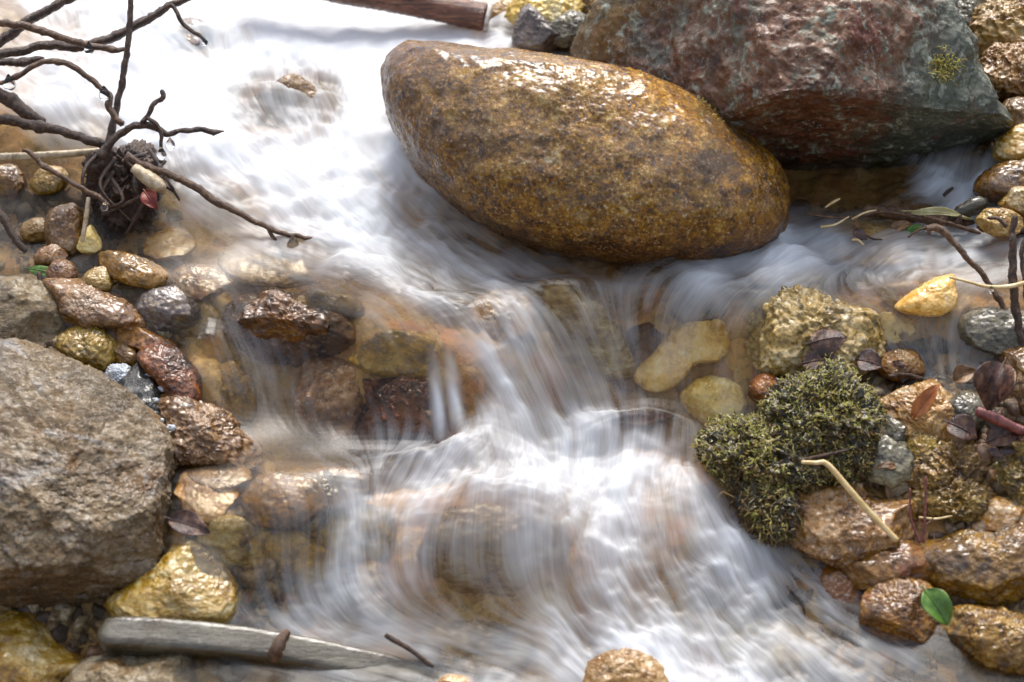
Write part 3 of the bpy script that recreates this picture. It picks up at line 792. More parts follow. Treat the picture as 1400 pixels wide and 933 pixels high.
ST('pale green stone at the top against the dark boulder', [(750,50),(762,28),(785,18),(806,30),(800,56),(770,62)], (778,56), GREY, crumb=.03)
ST('dark brown stone at the top left of the dark boulder', [(766,18),(778,-14),(810,-22),(836,-8),(828,26),(795,32)], (800,26), BRN, crumb=.05)

DEF = dict()
# ---- stones seen through the water
def SUB(label, outline, mat, sink=.004, **kw):
    sink += .006
    c_ = np.mean(outline, axis=0)
    kw.setdefault('level', 6); kw.setdefault('lean', slope_lean(*c_)); kw.setdefault('thick', .32)
    return ST(label, outline, None, mat, sink=sink, **kw)
SUB('long cream stone under the clear water left of the mossy limestone', [(862,514),(885,488),(913,456),(947,434),(985,436),(1000,467),(990,492),(954,500),(926,526),(890,536)], CREAM, -.004)
SUB('round yellow stone under the water by the rust stone', [(930,540),(960,517),(992,517),(1018,536),(1014,566),(974,582),(938,566)], CREAM, .002)
SUB('red-brown stone under the water above the right half of the foam mound', [(826,546),(850,526),(892,540),(922,567),(872,582),(828,574)], RUST, .03)
SUB('broad ochre hump under the water right of the main chute', [(734,443),(742,400),(765,375),(803,397),(846,450),(868,502),(851,524),(803,512),(751,495)], GOLD, .006)
SUB('tan stone under the bright lip of water beyond the cream stone', [(916,422),(947,402),(985,406),(990,432),(940,444)], PINK, .002)
SUB('rounded tan stone under the veil in the middle of the lower foam', [(571,751),(606,700),(679,690),(743,703),(773,730),(771,775),(700,822),(593,798)], GOLD, .006)
SUB('brown and white stone nearly buried in the upper white water', [(322,160),(352,128),(390,104),(422,112),(446,146),(424,172),(360,174)], PINK, .001, lean=.2)
SUB('grey stone nearly buried in white water behind the twigs', [(218,58),(232,32),(262,22),(286,38),(290,66),(250,74)], MAUV, .000)
SUB('olive stone under the water behind the red-brown one', [(480,500),(500,466),(560,450),(620,470),(640,500),(560,520)], OLV, .004)
SUB('pink and brown stone under the water between the two rust-coloured rocks', [(405,575),(409,507),(427,490),(469,490),(490,511),(501,548),(482,596),(431,612)], PINK, .000)
SUB('yellow stone under the small left waterfall', [(285,545),(292,500),(315,490),(345,520),(352,570),(320,596)], OLV, .004)
SUB('reddish stone under the lower pool at the left', [(330,680),(360,650),(420,655),(450,690),(420,720),(350,715)], RUST, .004)
SUB('ochre stone under the lower pool beside the slab boulder', [(240,660),(262,640),(310,650),(330,690),(290,712),(246,700)], GOLD, .004)
SUB('olive stone under the lower pool near its left lip', [(330,760),(350,726),(420,726),(470,760),(450,810),(370,812)], OLV, .004)
SUB('brown stone under the thin foam at the lower right', [(940,790),(960,740),(1030,740),(1080,790),(1060,830),(980,830)], BRN, .006)
SUB('tan stone under the thin foam near the bottom right', [(980,880),(1010,850),(1080,850),(1140,885),(1100,920),(1010,915)], GOLD, .006)
SUB('brown stone under the bottom pool beside the driftwood', [(560,880),(600,850),(680,850),(740,890),(690,920),(600,915)], OLV, .006)
SUB('dark stone under the fall left of the foam mound', [(430,720),(470,690),(530,700),(540,750),(490,780),(440,765)], OLV, .008)
SUB('pale ochre stone under the stream below the long twig', [(300,350),(340,335),(420,350),(440,385),(380,395),(310,380)], GOLD, .006)
SUB('orange stone under the water right of the root clump', [(196,335),(215,312),(245,310),(270,335),(250,356),(210,354)], GOLD, .000)
SUB('brown stone under the water where the chute begins', [(640,420),(670,395),(720,400),(740,440),(700,470),(655,460)], PINK, .026)
SUB('rust stone under the thin water right of the chute', [(690,560),(712,520),(750,525),(800,560),(780,590),(710,590)], RUST, .03)
SUB('dark stone under the right-hand cascade', [(1190,440),(1220,425),(1270,440),(1290,470),(1240,482),(1200,468)], CREAM, .002)
SUB('pale stone under the fast water below the dark boulder', [(1120,345),(1170,325),(1240,335),(1250,360),(1180,372)], OLV, .006)
SUB('yellow brown stone under the calm water at the boulder foot', [(1115,312),(1160,300),(1240,305),(1250,322),(1180,332)], GOLD, .003)

SUB('ochre stone under shallow water left of the small waterfall', [(205,420),(225,400),(270,405),(300,430),(280,460),(225,455)], OLV, .004)
SUB('brown stone under shallow water between root clump and rust rock', [(228,385),(250,362),(300,365),(320,390),(290,412),(240,408)], BRN, .004)
SUB('tan stone under the pool at the foot of the small waterfall', [(255,650),(270,632),(330,636),(345,656),(300,668)], PINK, .004)
SUB('dark brown stone under the stream behind the rust rock', [(395,420),(420,398),(480,405),(500,430),(450,440)], BRN, .006)
SUB('orange stone under the lower pool in front of the red-brown rock', [(400,660),(440,640),(500,650),(510,680),(450,700),(405,690)], RUST, .004)
SUB('golden stone under the left lip of the lower pool', [(270,730),(300,705),(360,715),(380,750),(330,775),(280,765)], GOLD, .004)
SUB('brown stone under thin water below the lower pool', [(410,800),(440,775),(485,785),(490,820),(450,838),(415,830)], BRN, .004)
SUB('dark stone under the water between ochre hump and cream stone', [(840,500),(860,450),(900,440),(920,470),(880,520),(850,540)], BRN, .010)
SUB('ochre stone under the fast water right of the boulder foot', [(1010,375),(1050,360),(1110,365),(1120,385),(1060,395)], GOLD, .006)
SUB('tan stone under the right-hand cascade lip', [(1200,400),(1240,385),(1290,400),(1290,425),(1230,425)], GOLD, .003)
# ---- stones standing in the stream, left of the middle
ST('rust-orange stone with a dark hollow face, water curling over it', [(308,425),(322,406),(367,396),(394,403),(424,411),(465,423),(497,454),(492,490),(462,505),(400,500),(340,490),(302,455)], (440,492), RUST, crumb=.03, level=7, lean=.3, cuts=[((-.1,-.9,-.2),.55)])
ST('wet red-brown pitted stone beside the twin white jets', [(482,600),(500,545),(494,511),(510,498),(544,490),(577,490),(630,498),(648,545),(640,620),(562,630),(486,622)], (560,610), RUST, crumb=.03, rough=.03, level=7, lean=.3, push=.016)
ST('small tan stone at the left foot of the lower foam', [(484,775),(499,762),(530,779),(532,840),(508,850),(486,836)], (508,838), GOLD, lean=.2, push=.016)
ST('rounded golden stone rising from the foam at the bottom edge', [(785,940),(798,912),(815,898),(835,887),(856,884),(886,893),(912,910),(924,938),(918,975),(800,975)], (855,960), GOLD, level=7, lean=.35)
ST('tiny yellow stone at the bottom edge beside the driftwood', [(590,945),(598,928),(620,922),(645,930),(650,950),(615,958)], (618,944), GOLD)
DEF = dict(push=-.007, lean=.34)
# ---- left bank
ST('shiny golden wet stone below the slab boulder', [(160,822),(196,790),(236,756),(272,748),(300,768),(324,800),(324,832),(306,850),(250,858),(196,852)], (260,850), GOLD, amp=.03, rough=.02, level=7, lean=.45, ang=-2)
ST('pale yellow stone with a blue-grey patch in the bottom left corner', [(-60,850),(-20,838),(36,842),(71,866),(107,891),(138,903),(110,930),(60,980),(-60,990)], (60,950), YEL, level=7, lean=.5, ang=3)
ST('brown flat-topped stone at the bottom left beside the driftwood', [(90,955),(110,915),(143,901),(193,898),(246,892),(258,912),(262,990),(96,990)], (180,960), TAN, level=7, lean=.5, ang=3)
ST('smooth grey-tan stone behind the slab boulder at the left edge', [(-60,390),(-20,381),(20,379),(52,388),(80,404),(95,430),(90,458),(60,490),(-50,500)], (60,482), TAN, level=6, lean=.4, amp=.03)
ST('orange-brown stone with a glossy pink wet top', [(66,388),(82,382),(106,384),(141,400),(174,410),(197,437),(194,452),(154,446),(120,450),(98,438),(84,414)], (130,446), PINK, level=7, lean=.6, ang=2)
ST('thin orange-brown wet stone below the glossy pink one', [(126,438),(150,431),(180,439),(209,452),(238,468),(246,480),(222,486),(184,474),(150,464)], (190,476), BRN, lean=.6)
ST('yellow-green knobbly stone at the top corner of the slab boulder', [(85,462),(116,448),(141,455),(156,473),(150,495),(129,510),(106,498),(86,480)], (120,500), OLV, crumb=.04, level=6)
ST('small brown stone between the yellow-green stone and the water', [(150,476),(162,467),(184,476),(190,492),(172,502),(154,496)], (172,498), BRN)
ST('dark red-brown round stone with a pink shine by the small waterfall', [(192,488),(212,475),(235,480),(255,497),(269,518),(272,545),(257,554),(238,545),(220,524),(204,508)], (250,550), RUST, crumb=.02, level=7, lean=.4)
ST('rough pink and brown stone reaching into the lower pool', [(222,552),(250,541),(274,555),(300,564),(324,588),(354,614),(344,632),(289,634),(244,626),(228,596)], (290,626), PINK, crumb=.04, level=7, lean=.5)
ST('stone painted black-green for the shade in the hollow behind the slab boulder', [(160,535),(192,500),(212,520),(228,560),(236,605),(226,624),(200,600),(178,570)], (215,610), rockmat('shade_black_stone', [(.008,.01,.008),(.016,.02,.014),(.03,.035,.025)], 40, 180, rough=(.12,.3)), lean=.5)  # near-black colour stands in for the shade of the hollow
ST('rounded purple and ochre stone in the shallow water at the left', [(188,425),(200,402),(225,392),(250,400),(268,422),(262,446),(230,452),(200,446)], (230,448), MAUV, lean=.4)
ST('pale tan stone with red spots standing below the root clump', [(64,306),(74,289),(92,282),(107,292),(110,334),(96,348),(74,338)], (90,344), PINK, level=6, lean=.3)
ST('small yellow stone left of the red-spotted one', [(30,316),(40,302),(58,301),(70,315),(60,328),(40,328)], (50,326), YEL)
ST('small pinkish stone below the red-spotted one', [(50,352),(60,338),(78,336),(90,350),(76,360),(58,360)], (70,358), PINK)
ST('small white three-cornered stone under the root clump', [(108,338),(116,318),(125,310),(134,326),(138,340),(122,346)], (124,342), CREAM, ang=3)
ST('long yellow-brown stone in the shallows below the root clump', [(128,356),(160,346),(205,360),(230,380),(214,396),(165,382)], (185,386), OLV, lean=.5)
ST('pale pebble beside the fallen green leaf', [(66,372),(76,358),(94,360),(104,376),(92,388),(74,388)], (86,384), PINK)
ST('yellow pebble between the pale pebble and the purple stone', [(114,388),(122,372),(140,368),(152,384),(146,400),(124,402)], (134,398), YEL)
ST('brown stone under water at the far left below the log', [(-20,250),(0,228),(20,230),(32,252),(20,272),(-16,272)], (8,264), BRN)
ST('ochre stone in the shade left of the root clump', [(46,252),(58,232),(80,230),(92,246),(80,262),(58,264)], (70,258), OLV)
DEF = dict()
#@@SMALL
# ------------------------------------------------------------------ gravel between the bank stones: far too much to count
def ground_z(x, y): return zwater(x, y) + sample(BANK, x, y)
def gravel(name, regions, n, smin, smax, seed):
    rn = np.random.default_rng(seed)
    V0, F0 = ico(3)
    Vs, Fs, tone = [], [], []
    areas = np.array([(b - a) * (d - c) for a, b, c, d in regions], float); areas /= areas.sum()
    for k in range(n):
        a, b, c, d = regions[rn.choice(len(regions), p=areas)]
        px, py = rn.uniform(a, b), rn.uniform(c, d)
        p = hit(px, py)[0]; p[2] = ground_z(p[0], p[1]) + .001
        s = smin + (smax - smin) * rn.random() ** 2.2
        v = V0 * (1 + .45 * perlin(V0 * 1.3 + rn.uniform(-50, 50, 3)) + .22 * perlin(V0 * 3.1 + rn.uniform(-50, 50, 3)))[:, None]
        for _ in range(3):
            nv = rn.normal(size=3); nv /= np.linalg.norm(nv); v = v - nv * np.maximum(0, v @ nv - .55)[:, None]
        v = np.sign(v) * np.abs(v) ** .85 * s * rn.uniform(.6, 1.2, 3)
        th = rn.uniform(0, 6.28); cs, sn = math.cos(th), math.sin(th)
        v = v @ np.array([[cs, -sn, 0], [sn, cs, 0], [0, 0, 1]])
        Fs.append(F0 + len(V0) * k); Vs.append(v + p); tone.append(np.full(len(V0), rn.random()))
    t = NT('gravel_mix')
    a = t.n('ShaderNodeAttribute', attribute_name='tone').outputs['Fac']
    c = t.ramp(a, [(0, (.03, .018, .008)), (.25, (.12, .065, .028)), (.5, (.22, .135, .055)), (.7, (.15, .07, .035)), (.85, (.36, .27, .15)), (1, (.10, .085, .07))])
    tc = t.n('ShaderNodeTexCoord').outputs['Object']
    c = t.mix(t.mapr(t.noise(tc, 400, 4, .7), .45, .65, 0, .7), c, (.06, .035, .018))
    b = t.n('ShaderNodeBsdfPrincipled'); t.l(c, b.inputs['Base Color']); b.inputs['Roughness'].default_value = .22
    bp = t.n('ShaderNodeBump'); bp.inputs['Strength'].default_value = .7; bp.inputs['Distance'].default_value = .002
    t.l(t.noise(tc, 500, 5, .7), bp.inputs['Height']); t.l(bp.outputs[0], b.inputs['Normal'])
    t.l(b.outputs[0], t.out.inputs[0])
    o = mesh_obj(name, np.concatenate(Vs), np.concatenate(Fs), t.m, attrs={'tone': np.concatenate(tone)})
    tag(o, kind='stuff')
gravel('gravel', [(1030, 1480, 500, 930), (1090, 1420, 440, 560), (-60, 250, 240, 560), (-60, 330, 820, 980), (1060, 1460, 250, 330), (1310, 1470, -20, 300), (670, 840, -40, 60), (250, 420, 640, 840)], 3600, .002, .012, 4)

# ------------------------------------------------------------------ wood: twigs, log, driftwood
BARK = plainmat('dark_wet_bark', [(.010, .006, .004), (.035, .017, .009), (.075, .036, .018), (.15, .085, .045)], 260, .28, 1.0)
BARK2 = plainmat('brown_twig_bark', [(.03, .014, .007), (.09, .042, .018), (.20, .11, .05)], 260, .3, .9)
REDW = plainmat('wet_red_brown_wood', [(.025, .008, .004), (.08, .026, .012), (.17, .065, .03), (.26, .13, .075)], 60, .14, .6, stretch=((.6, 6, 6), (0, 0, .15)))
PALEW = plainmat('pale_wood', [(.22, .15, .08), (.45, .34, .20), (.62, .52, .38)], 150, .3, .6)
STRAW = plainmat('dry_straw', [(.40, .26, .09), (.58, .42, .19), (.70, .56, .32)], 120, .4, .4)
PURP = plainmat('purple_red_stem', [(.06, .015, .015), (.16, .04, .035), (.26, .09, .07)], 200, .25, .5)
DRIFT = rockmat('grey_driftwood', [(.10, .085, .05), (.20, .175, .11), (.30, .27, .19), (.36, .34, .27)], 26, 130, (.5, .48, .4), .08, (.05, .032, .014), .4,
                patches=[((.14, .085, .03), 16, .56, .68)], rough=(.08, .28), tone_=.25, bump=.5, bands=((.35, 1.6, 2.2), (0, .0, -.15)))

def spline(P, step):
    P = np.asarray(P, float); Q = np.vstack([2 * P[0] - P[1], P, 2 * P[-1] - P[-2]])
    o = []
    for i in range(1, len(Q) - 2):
        a, b, c, d = Q[i - 1:i + 3]; n = max(2, int(np.linalg.norm((c - b)[:3]) / step))
        u = np.linspace(0, 1, n, endpoint=False)[:, None]
        o.append(.5 * (2 * b + (c - a) * u + (2 * a - 5 * b + 4 * c - d) * u ** 2 + (3 * b - a - 3 * c + d) * u ** 3))
    o.append(Q[-2][None])
    return np.concatenate(o)

def tube_geo(P4, sides=9, step=.0022, bumpy=.12, nodes=0.0, seed=0, square=1.0, flat=1.0, jit=0.0):
    """P4: rows x y z radius"""
    S4 = spline(P4, step); C = S4[:, :3].copy(); r = S4[:, 3]
    if jit:
        C = C + np.stack([perlin(C * 90 + 31 * k + seed) for k in range(3)], 1) * jit
    T = np.gradient(C, axis=0); T /= np.linalg.norm(T, axis=1)[:, None] + 1e-9
    up = np.array([0, -.5, .86]); A = np.cross(T, up); A /= np.linalg.norm(A, axis=1)[:, None] + 1e-9
    B = np.cross(A, T)
    th = np.linspace(0, 2 * math.pi, sides, endpoint=False)
    ca, sa = np.cos(th), np.sin(th)
    m = (np.abs(ca) ** (2 / square) + np.abs(sa) ** (2 / square)) ** (square / 2)
    ca, sa = ca / m, sa / m * flat
    rr = r[:, None] * np.ones(sides)
    V = C[:, None] + (A[:, None] * ca[None, :, None] + B[:, None] * sa[None, :, None]) * rr[..., None]
    if bumpy:
        n = fbm(V.reshape(-1, 3) * 260 + seed * 9.1, 3, .6).reshape(rr.shape)
        ln = np.cumsum(np.r_[0, np.linalg.norm(np.diff(C, axis=0), axis=1)])
        nd = nodes * np.maximum(0, perlin(np.stack([ln * 75 + seed * 3.3, ln * 0, ln * 0], 1)) - .12)[:, None] * 2.4
        V = V + (V - C[:, None]) * (bumpy * 1.8 * n + nd)[..., None]
    k = len(C); idx = np.arange(k * sides).reshape(k, sides)
    Fq = np.stack([idx[:-1], np.roll(idx, -1, 1)[:-1], np.roll(idx, -1, 1)[1:], idx[1:]], 2).reshape(-1, 4).tolist()
    Vf = V.reshape(-1, 3); n0 = len(Vf)
    Vf = np.vstack([Vf, C[0] - T[0] * r[0] * .3, C[-1] + T[-1] * r[-1] * .5])
    Fq += [[idx[0, (i + 1) % sides], idx[0, i], n0] for i in range(sides)]
    Fq += [[idx[-1, i], idx[-1, (i + 1) % sides], n0 + 1] for i in range(sides)]
    return Vf, Fq
def tube(name, pts, mat, d, label=None, cat=None, parent=None, group=None, **kw):
    """pts: photo x, y, width in photo pixels (and an optional depth step in metres) at about distance d"""
    P4 = []
    for p in pts:
        dd = d + (p[3] if len(p) > 3 else 0)
        P4.append(np.r_[at(p[0], p[1], dd), p[2] / 2 * dd / F])
    P4 = np.array(P4)
    V, Fq = tube_geo(P4, **kw)
    c = P4[0, :3]
    o = mesh_obj(name, V - c, Fq, mat, parent, c)
    if label: tag(o, label, cat, group)
    return o
def joined(name, pieces, mat, d, label, cat, **kw):
    """one forked twig: its forks grow together and form one mesh"""
    Vs, Fs, n = [], [], 0
    c = at(pieces[0][0][0], pieces[0][0][1], d)
    for i, pts in enumerate(pieces):
        P4 = np.array([np.r_[at(p[0], p[1], d + (p[3] if len(p) > 3 else 0)), p[2] / 2 * d / F] for p in pts])
        V, Fq = tube_geo(P4, seed=i + 1, **kw)
        Vs.append(V - c); Fs += [[a + n for a in f] for f in Fq]; n += len(V)
    return tag(mesh_obj(name, np.concatenate(Vs), Fs, mat, None, c), label, cat)

DR = hitd(185, 300)
z = 1 / 2.332
def zz(L, dep=0.0): return [(a * z, b * z, w * z, dep + (r[0] if r else 0)) for a, b, w, *r in L]
TW = dict(bumpy=.2, nodes=.55, jit=.0024)
tube('twig', zz([(422,-60,16),(418,0,17),(412,90,19),(405,170,20),(390,260,21),(375,330,22),(352,430,26),(335,530,32)], -.012), BARK, DR, 'tall upright dark twig rising from the root clump past the top edge', 'twig', seed=1, **TW)
tube('twig', zz([(330,-60,26),(230,-5,28),(150,35,30),(100,60,32),(40,105,34),(-60,170,36)], .03), BARK, DR, 'thick dark twig crossing the top left corner', 'twig', seed=2, **TW)
tube('twig', zz([(-70,70,22),(0,75,24),(90,85,25),(150,105,24),(230,130,23),(300,150,22),(360,160,19),(398,157,14)], -.02), BARK2, DR, 'brown twig running from the left edge to the tall upright twig, a drop under it', 'twig', seed=3, **TW)
joined('twig', [zz([(660,-40,20),(590,0,22),(540,20,24),(480,55,28),(400,100,30),(330,130,30),(250,150,30),(180,145,30),(110,150,30),(60,165,30),(-60,190,32)], .0), zz([(545,14,13),(556,20,14),(568,55,14),(590,85,13),(630,110,13),(662,137,12)], -.005)], BARK, DR,
       'longest dark twig from the left edge up to the top with a hooked side twig', 'twig', **TW)
tube('twig', zz([(-60,205,24),(0,198,26),(60,200,26),(110,192,22),(142,186,12)], .02), BARK, DR, 'short blunt dark twig at the left edge under the longest one', 'twig', seed=5, **TW)
tube('twig', zz([(-60,290,14),(0,265,15),(60,240,17),(120,205,18),(180,195,20),(240,215,20),(285,250,19),(330,290,19),(350,310,19),(345,335,20),(365,370,21),(392,398,22)], -.03), BARK2, DR, 'arched knotty brown twig bending down to the root clump', 'twig', seed=6, **TW)
tube('root', zz([(-60,270,40),(0,305,44),(50,335,44),(100,370,40),(140,395,34)], .02), BARK, DR, 'thick black root slanting from the left edge to the water', 'root', seed=7, **TW)
tube('root', zz([(-60,375,34),(0,380,34),(80,395,34),(160,410,32),(230,430,30),(330,462,30)], .0), BARK, DR, 'long dark root lying along the water edge into the root clump', 'root', seed=8, **TW)
joined('twig', [zz([(318,500,30),(345,465,27),(370,440,25),(420,405,23),(470,400,22),(510,415,20),(530,430,19),(560,420,17),(590,414,16),(650,416,18),(680,420,22),(700,419,12),(716,418,4)], -.02),
                zz([(450,392,16),(470,370,16),(485,345,16),(500,325,16),(518,312,18),(514,288,14)], -.022), zz([(470,378,12),(495,395,14),(512,415,14),(514,440,13),(510,482,11)], -.024)], BARK, DR,
       'crooked forked twig with a pointed bud and drops hanging below', 'twig', **TW)
joined('twig', [zz([(400,500,26),(430,515,24),(500,540,24),(570,570,22),(640,610,26),(700,650,24),(760,680,20),(830,715,18),(900,745,16),(960,755,14),(1010,765,12),(1062,790,9)], -.03), zz([(855,728,12),(868,750,12),(885,775,11),(900,812,9)], -.031)], BARK2, DR,
       'long brown twig reaching out over the stream with large drops at its tip', 'twig', **TW)
tube('twig', zz([(70,478,10),(90,485,15),(130,520,16),(200,565,16),(260,600,16),(320,635,16),(348,657,12)], -.05), BARK2, DR, 'thin brown twig slanting down in front of the root clump', 'twig', seed=12, **TW)
tube('twig', zz([(-50,600,24),(0,680,24),(30,730,24),(60,775,23),(80,800,18)], -.04), BARK, DR, 'short black twig at the left edge below the root clump', 'twig', seed=13, **TW)
tube('driftwood', zz([(-60,500,26),(60,500,26),(200,492,24),(330,482,22),(470,488,30)], .03), PALEW, DR, 'pale broken branch lying on the water edge behind the root clump', 'driftwood', seed=14, bumpy=.15, nodes=.1)
# the clump itself
rc = empty('root_clump', at(180, 300, DR)); tag(rc, 'dark tangled root clump at the waterline under the upright twig', 'root clump')
stone('root_mass', None, None, [(122,220),(140,200),(165,192),(195,196),(218,225),(222,262),(212,296),(190,316),(160,314),(138,290),(120,260)], (180, 305), BARK, amp=.25, rough=.10, crumb=.05, freq=1.2, level=7, parent=rc, thick=.7)
rn = random.Random(5)
for k in range(9):
    a = rn.uniform(130, 215); b_ = rn.uniform(195, 240)
    tube('root', [(a, b_, rn.uniform(4, 9)), (a + rn.uniform(-22, 22), b_ + rn.uniform(10, 40), rn.uniform(4, 8), -.02), (a + rn.uniform(-45, 45), b_ + rn.uniform(40, 95), rn.uniform(2, 4), -.015)], BARK, DR - .012, parent=rc, seed=k, bumpy=.15, nodes=.2)
tube('driftwood', zz([(425,535,30),(460,560,46),(495,585,50),(522,605,30)], -.035), PALEW, DR, 'pale stub of broken wood stuck in the root clump', 'driftwood', seed=15, bumpy=.14, nodes=.1)
tube('twig', zz([(282,630,14),(275,690,16),(262,770,14)], -.05), PALEW, DR, 'pale upright wet stick between the root clump and the red-spotted stone', 'twig', seed=16, bumpy=.1)
tube('twig', [(53,372,7),(55,384,8),(57,396,7)], BARK, hitd(55, 396) - .01, 'tiny dark stub standing beside the fallen green leaf', 'twig', bumpy=.1)

# right-hand twigs
D2 = hitd(1395, 470) - .01
tube('twig', [(1386,296,8),(1384,330,10),(1385,370,12),(1388,414,12),(1393,445,11),(1397,480,10)], BARK, D2, 'upright dark twig standing in the water at the right edge', 'twig', seed=21, **TW)
tube('twig', [(1266,312,9),(1280,312,11),(1295,322,10),(1316,347,8),(1337,369,8),(1355,392,8),(1370,418,8),(1384,440,6)], BARK2, D2 + .02, 'thin dark twig slanting across the right-hand current', 'twig', seed=22, **TW)
tube('twig', [(1298,379,4),(1322,385,4),(1350,392,5),(1379,392,6),(1410,384,6),(1450,370,6)], STRAW, D2 - .02, 'pale thin stalk crossing in front of the upright right-hand twig', 'twig', seed=23, bumpy=.06)
tube('twig', [(1376,310,7),(1366,300,6),(1350,297,5)], BARK2, D2 + .02, 'stubby side twig above the small yellow stone on the right', 'twig', seed=27, **TW)
tube('twig', [(1404,320,6),(1398,345,7),(1400,380,6),(1404,430,6)], BARK, D2 - .01, 'short dark twig beside the upright one, cut by the right edge', 'twig', seed=24, **TW)
tube('twig', [(1215,515,7),(1235,512,5),(1257,517,6),(1290,530,6)], BARK, hitd(1250, 520) - .01, 'small dark twig lying above the orange leaf', 'twig', seed=25, bumpy=.1)
tube('twig', [(1336,562,14),(1360,572,16),(1385,584,15),(1420,598,14)], PURP, hitd(1380, 600) - .02, 'thick purple-red wet stem at the right edge below the curled leaf', 'stem', seed=26, bumpy=.08)
tube('straw', [(1096,632,5),(1116,633,6),(1131,635,8),(1160,668,9),(1190,702,9),(1226,739,8)], STRAW, hitd(1226, 740) - .035, 'bent pale straw lying across the wet stone below the moss', 'straw', bumpy=.03, sides=8)
tube('stem', [(1266,652,3),(1265,690,4),(1263,742,4)], PURP, hitd(1264, 742) - .015, 'thin red stalk standing between crumbly stones on the right bank', 'stem', bumpy=.04)
tube('stem', [(1244,668,3),(1246,710,3),(1258,742,5)], PURP, hitd(1258, 742) - .012, 'fine drooping stalk left of the thin red one', 'stem', bumpy=.04)
tube('twig', [(1100,628,4),(1130,622,5),(1160,615,4)], BARK, hitd(1130, 690) - .035, 'short black twig on the front of the moss clump', 'twig', bumpy=.1)
D3 = hitd(1240, 300)
tube('driftwood', [(1180,286,12),(1225,292,18),(1270,300,24),(1310,308,26),(1340,316,20)], PALEW if False else BARK2, D3, 'brown rotten stick lying in the debris under the dark boulder', 'driftwood', bumpy=.2, nodes=.2, seed=31)
tube('driftwood', [(1298,298,10),(1318,288,22),(1338,280,24),(1350,276,10)], DRIFT, D3 - .01, 'pointed grey-green chip of wood in the debris under the dark boulder', 'driftwood', bumpy=.2, seed=32)
tube('twig', [(1290,268,5),(1296,262,6),(1303,257,4)], BARK, D3 + .02, 'tiny black stick on white water under the dark boulder', 'twig', bumpy=.1)
tube('twig', [(1342,243,5),(1341,258,6),(1341,274,5)], BARK, D3 + .02, 'small upright dark stub right of the white water under the boulder', 'twig', bumpy=.1)
tube('straw', [(1128,284,3),(1140,276,4),(1148,272,3)], STRAW, D3, 'short pale straw in the black hollow under the boulder', 'straw', bumpy=.05)
tube('twig', [(1100,292,3),(1150,298,3.5),(1210,290,4),(1260,300,3)], BARK2, D3 - .01, 'thin brown twig along the edge of the debris under the boulder', 'twig', bumpy=.1)
tube('twig', [(1262,296,6),(1300,306,6),(1345,322,6),(1385,345,5)], BARK2, D3 - .02, 'brown twig from the debris towards the upright right-hand twig', 'twig', bumpy=.1, nodes=.2, jit=.001)
tube('twig', [(527,868,7),(534,873,8),(560,888,7),(592,912,6)], BARK, hitd(545, 885) - .008, 'dark twig tip sticking out of the bottom pool', 'twig', bumpy=.1)
tube('twig', [(905,128,3),(940,134,5),(968,148,4)], BARK2, hitd(900, 356) + .06, 'small bark twig lying on top of the oval boulder', 'twig', bumpy=.15)

# fallen log at the top
DL = hitd(668, 44)
lg = tube('fallen_log', [(330,-62,42),(440,-22,42),(520,-6,41),(600,10,40),(662,24,38)], REDW, DL, 'wet red-brown log end at the top above the oval boulder', 'log', sides=24, bumpy=.05, nodes=.05)
LR = 19 * DL / F
ax = at(662, 24, DL) - at(600, 10, DL); ax /= np.linalg.norm(ax)
def disc(r0, r1, off, wob, seed):
    A = np.cross(ax, [0, 0, 1.0]); A /= np.linalg.norm(A); B = np.cross(A, ax); n = 40; V = []; Fq = []
    c = at(662, 24, DL) + ax * off
    for j, (r, dz) in enumerate(((r0, .0), (r0, .004), (r1, .004), (r1, -.002))):
        for i in range(n):
            th_ = 2 * math.pi * i / n; w_ = 1 + wob * math.sin(3 * th_ + seed) + wob * .6 * math.sin(7 * th_)
            V.append(c + (A * math.cos(th_) + B * math.sin(th_)) * r * w_ + ax * dz)
    for j in range(3):
        for i in range(n): Fq.append([j * n + i, j * n + (i + 1) % n, (j + 1) * n + (i + 1) % n, (j + 1) * n + i])
    return np.array(V) - c, Fq, c
v_, f_, c_ = disc(LR * 1.08, LR * .55, .002, .06, 1)
tag(mesh_obj('cut_end', v_, f_, plainmat('pale_bark_ring', [(.10, .07, .05), (.55, .5, .45), (.75, .72, .68)], 120, .3, .8), lg, c_), 'ragged white ring of bark round the log end')

# driftwood plank in the foreground
DP = hitd(150, 893) - .010
pb = tube('driftwood', [(136,868,22),(150,869,42),(200,871,46),(300,879,45),(400,893,43),(480,909,42),(560,928,40),(660,962,38)], DRIFT, DP, 'long flat grey-green driftwood plank lying in the water at the bottom left', 'driftwood',
          sides=40, step=.0016, bumpy=.018, square=.35, flat=.95, jit=.0)
tube('knot', [(374,902,14,-.022),(379,888,20,-.026),(387,872,15,-.024),(394,863,9,-.022)], BARK2, DP, None, None, pb, bumpy=.3, sides=14)

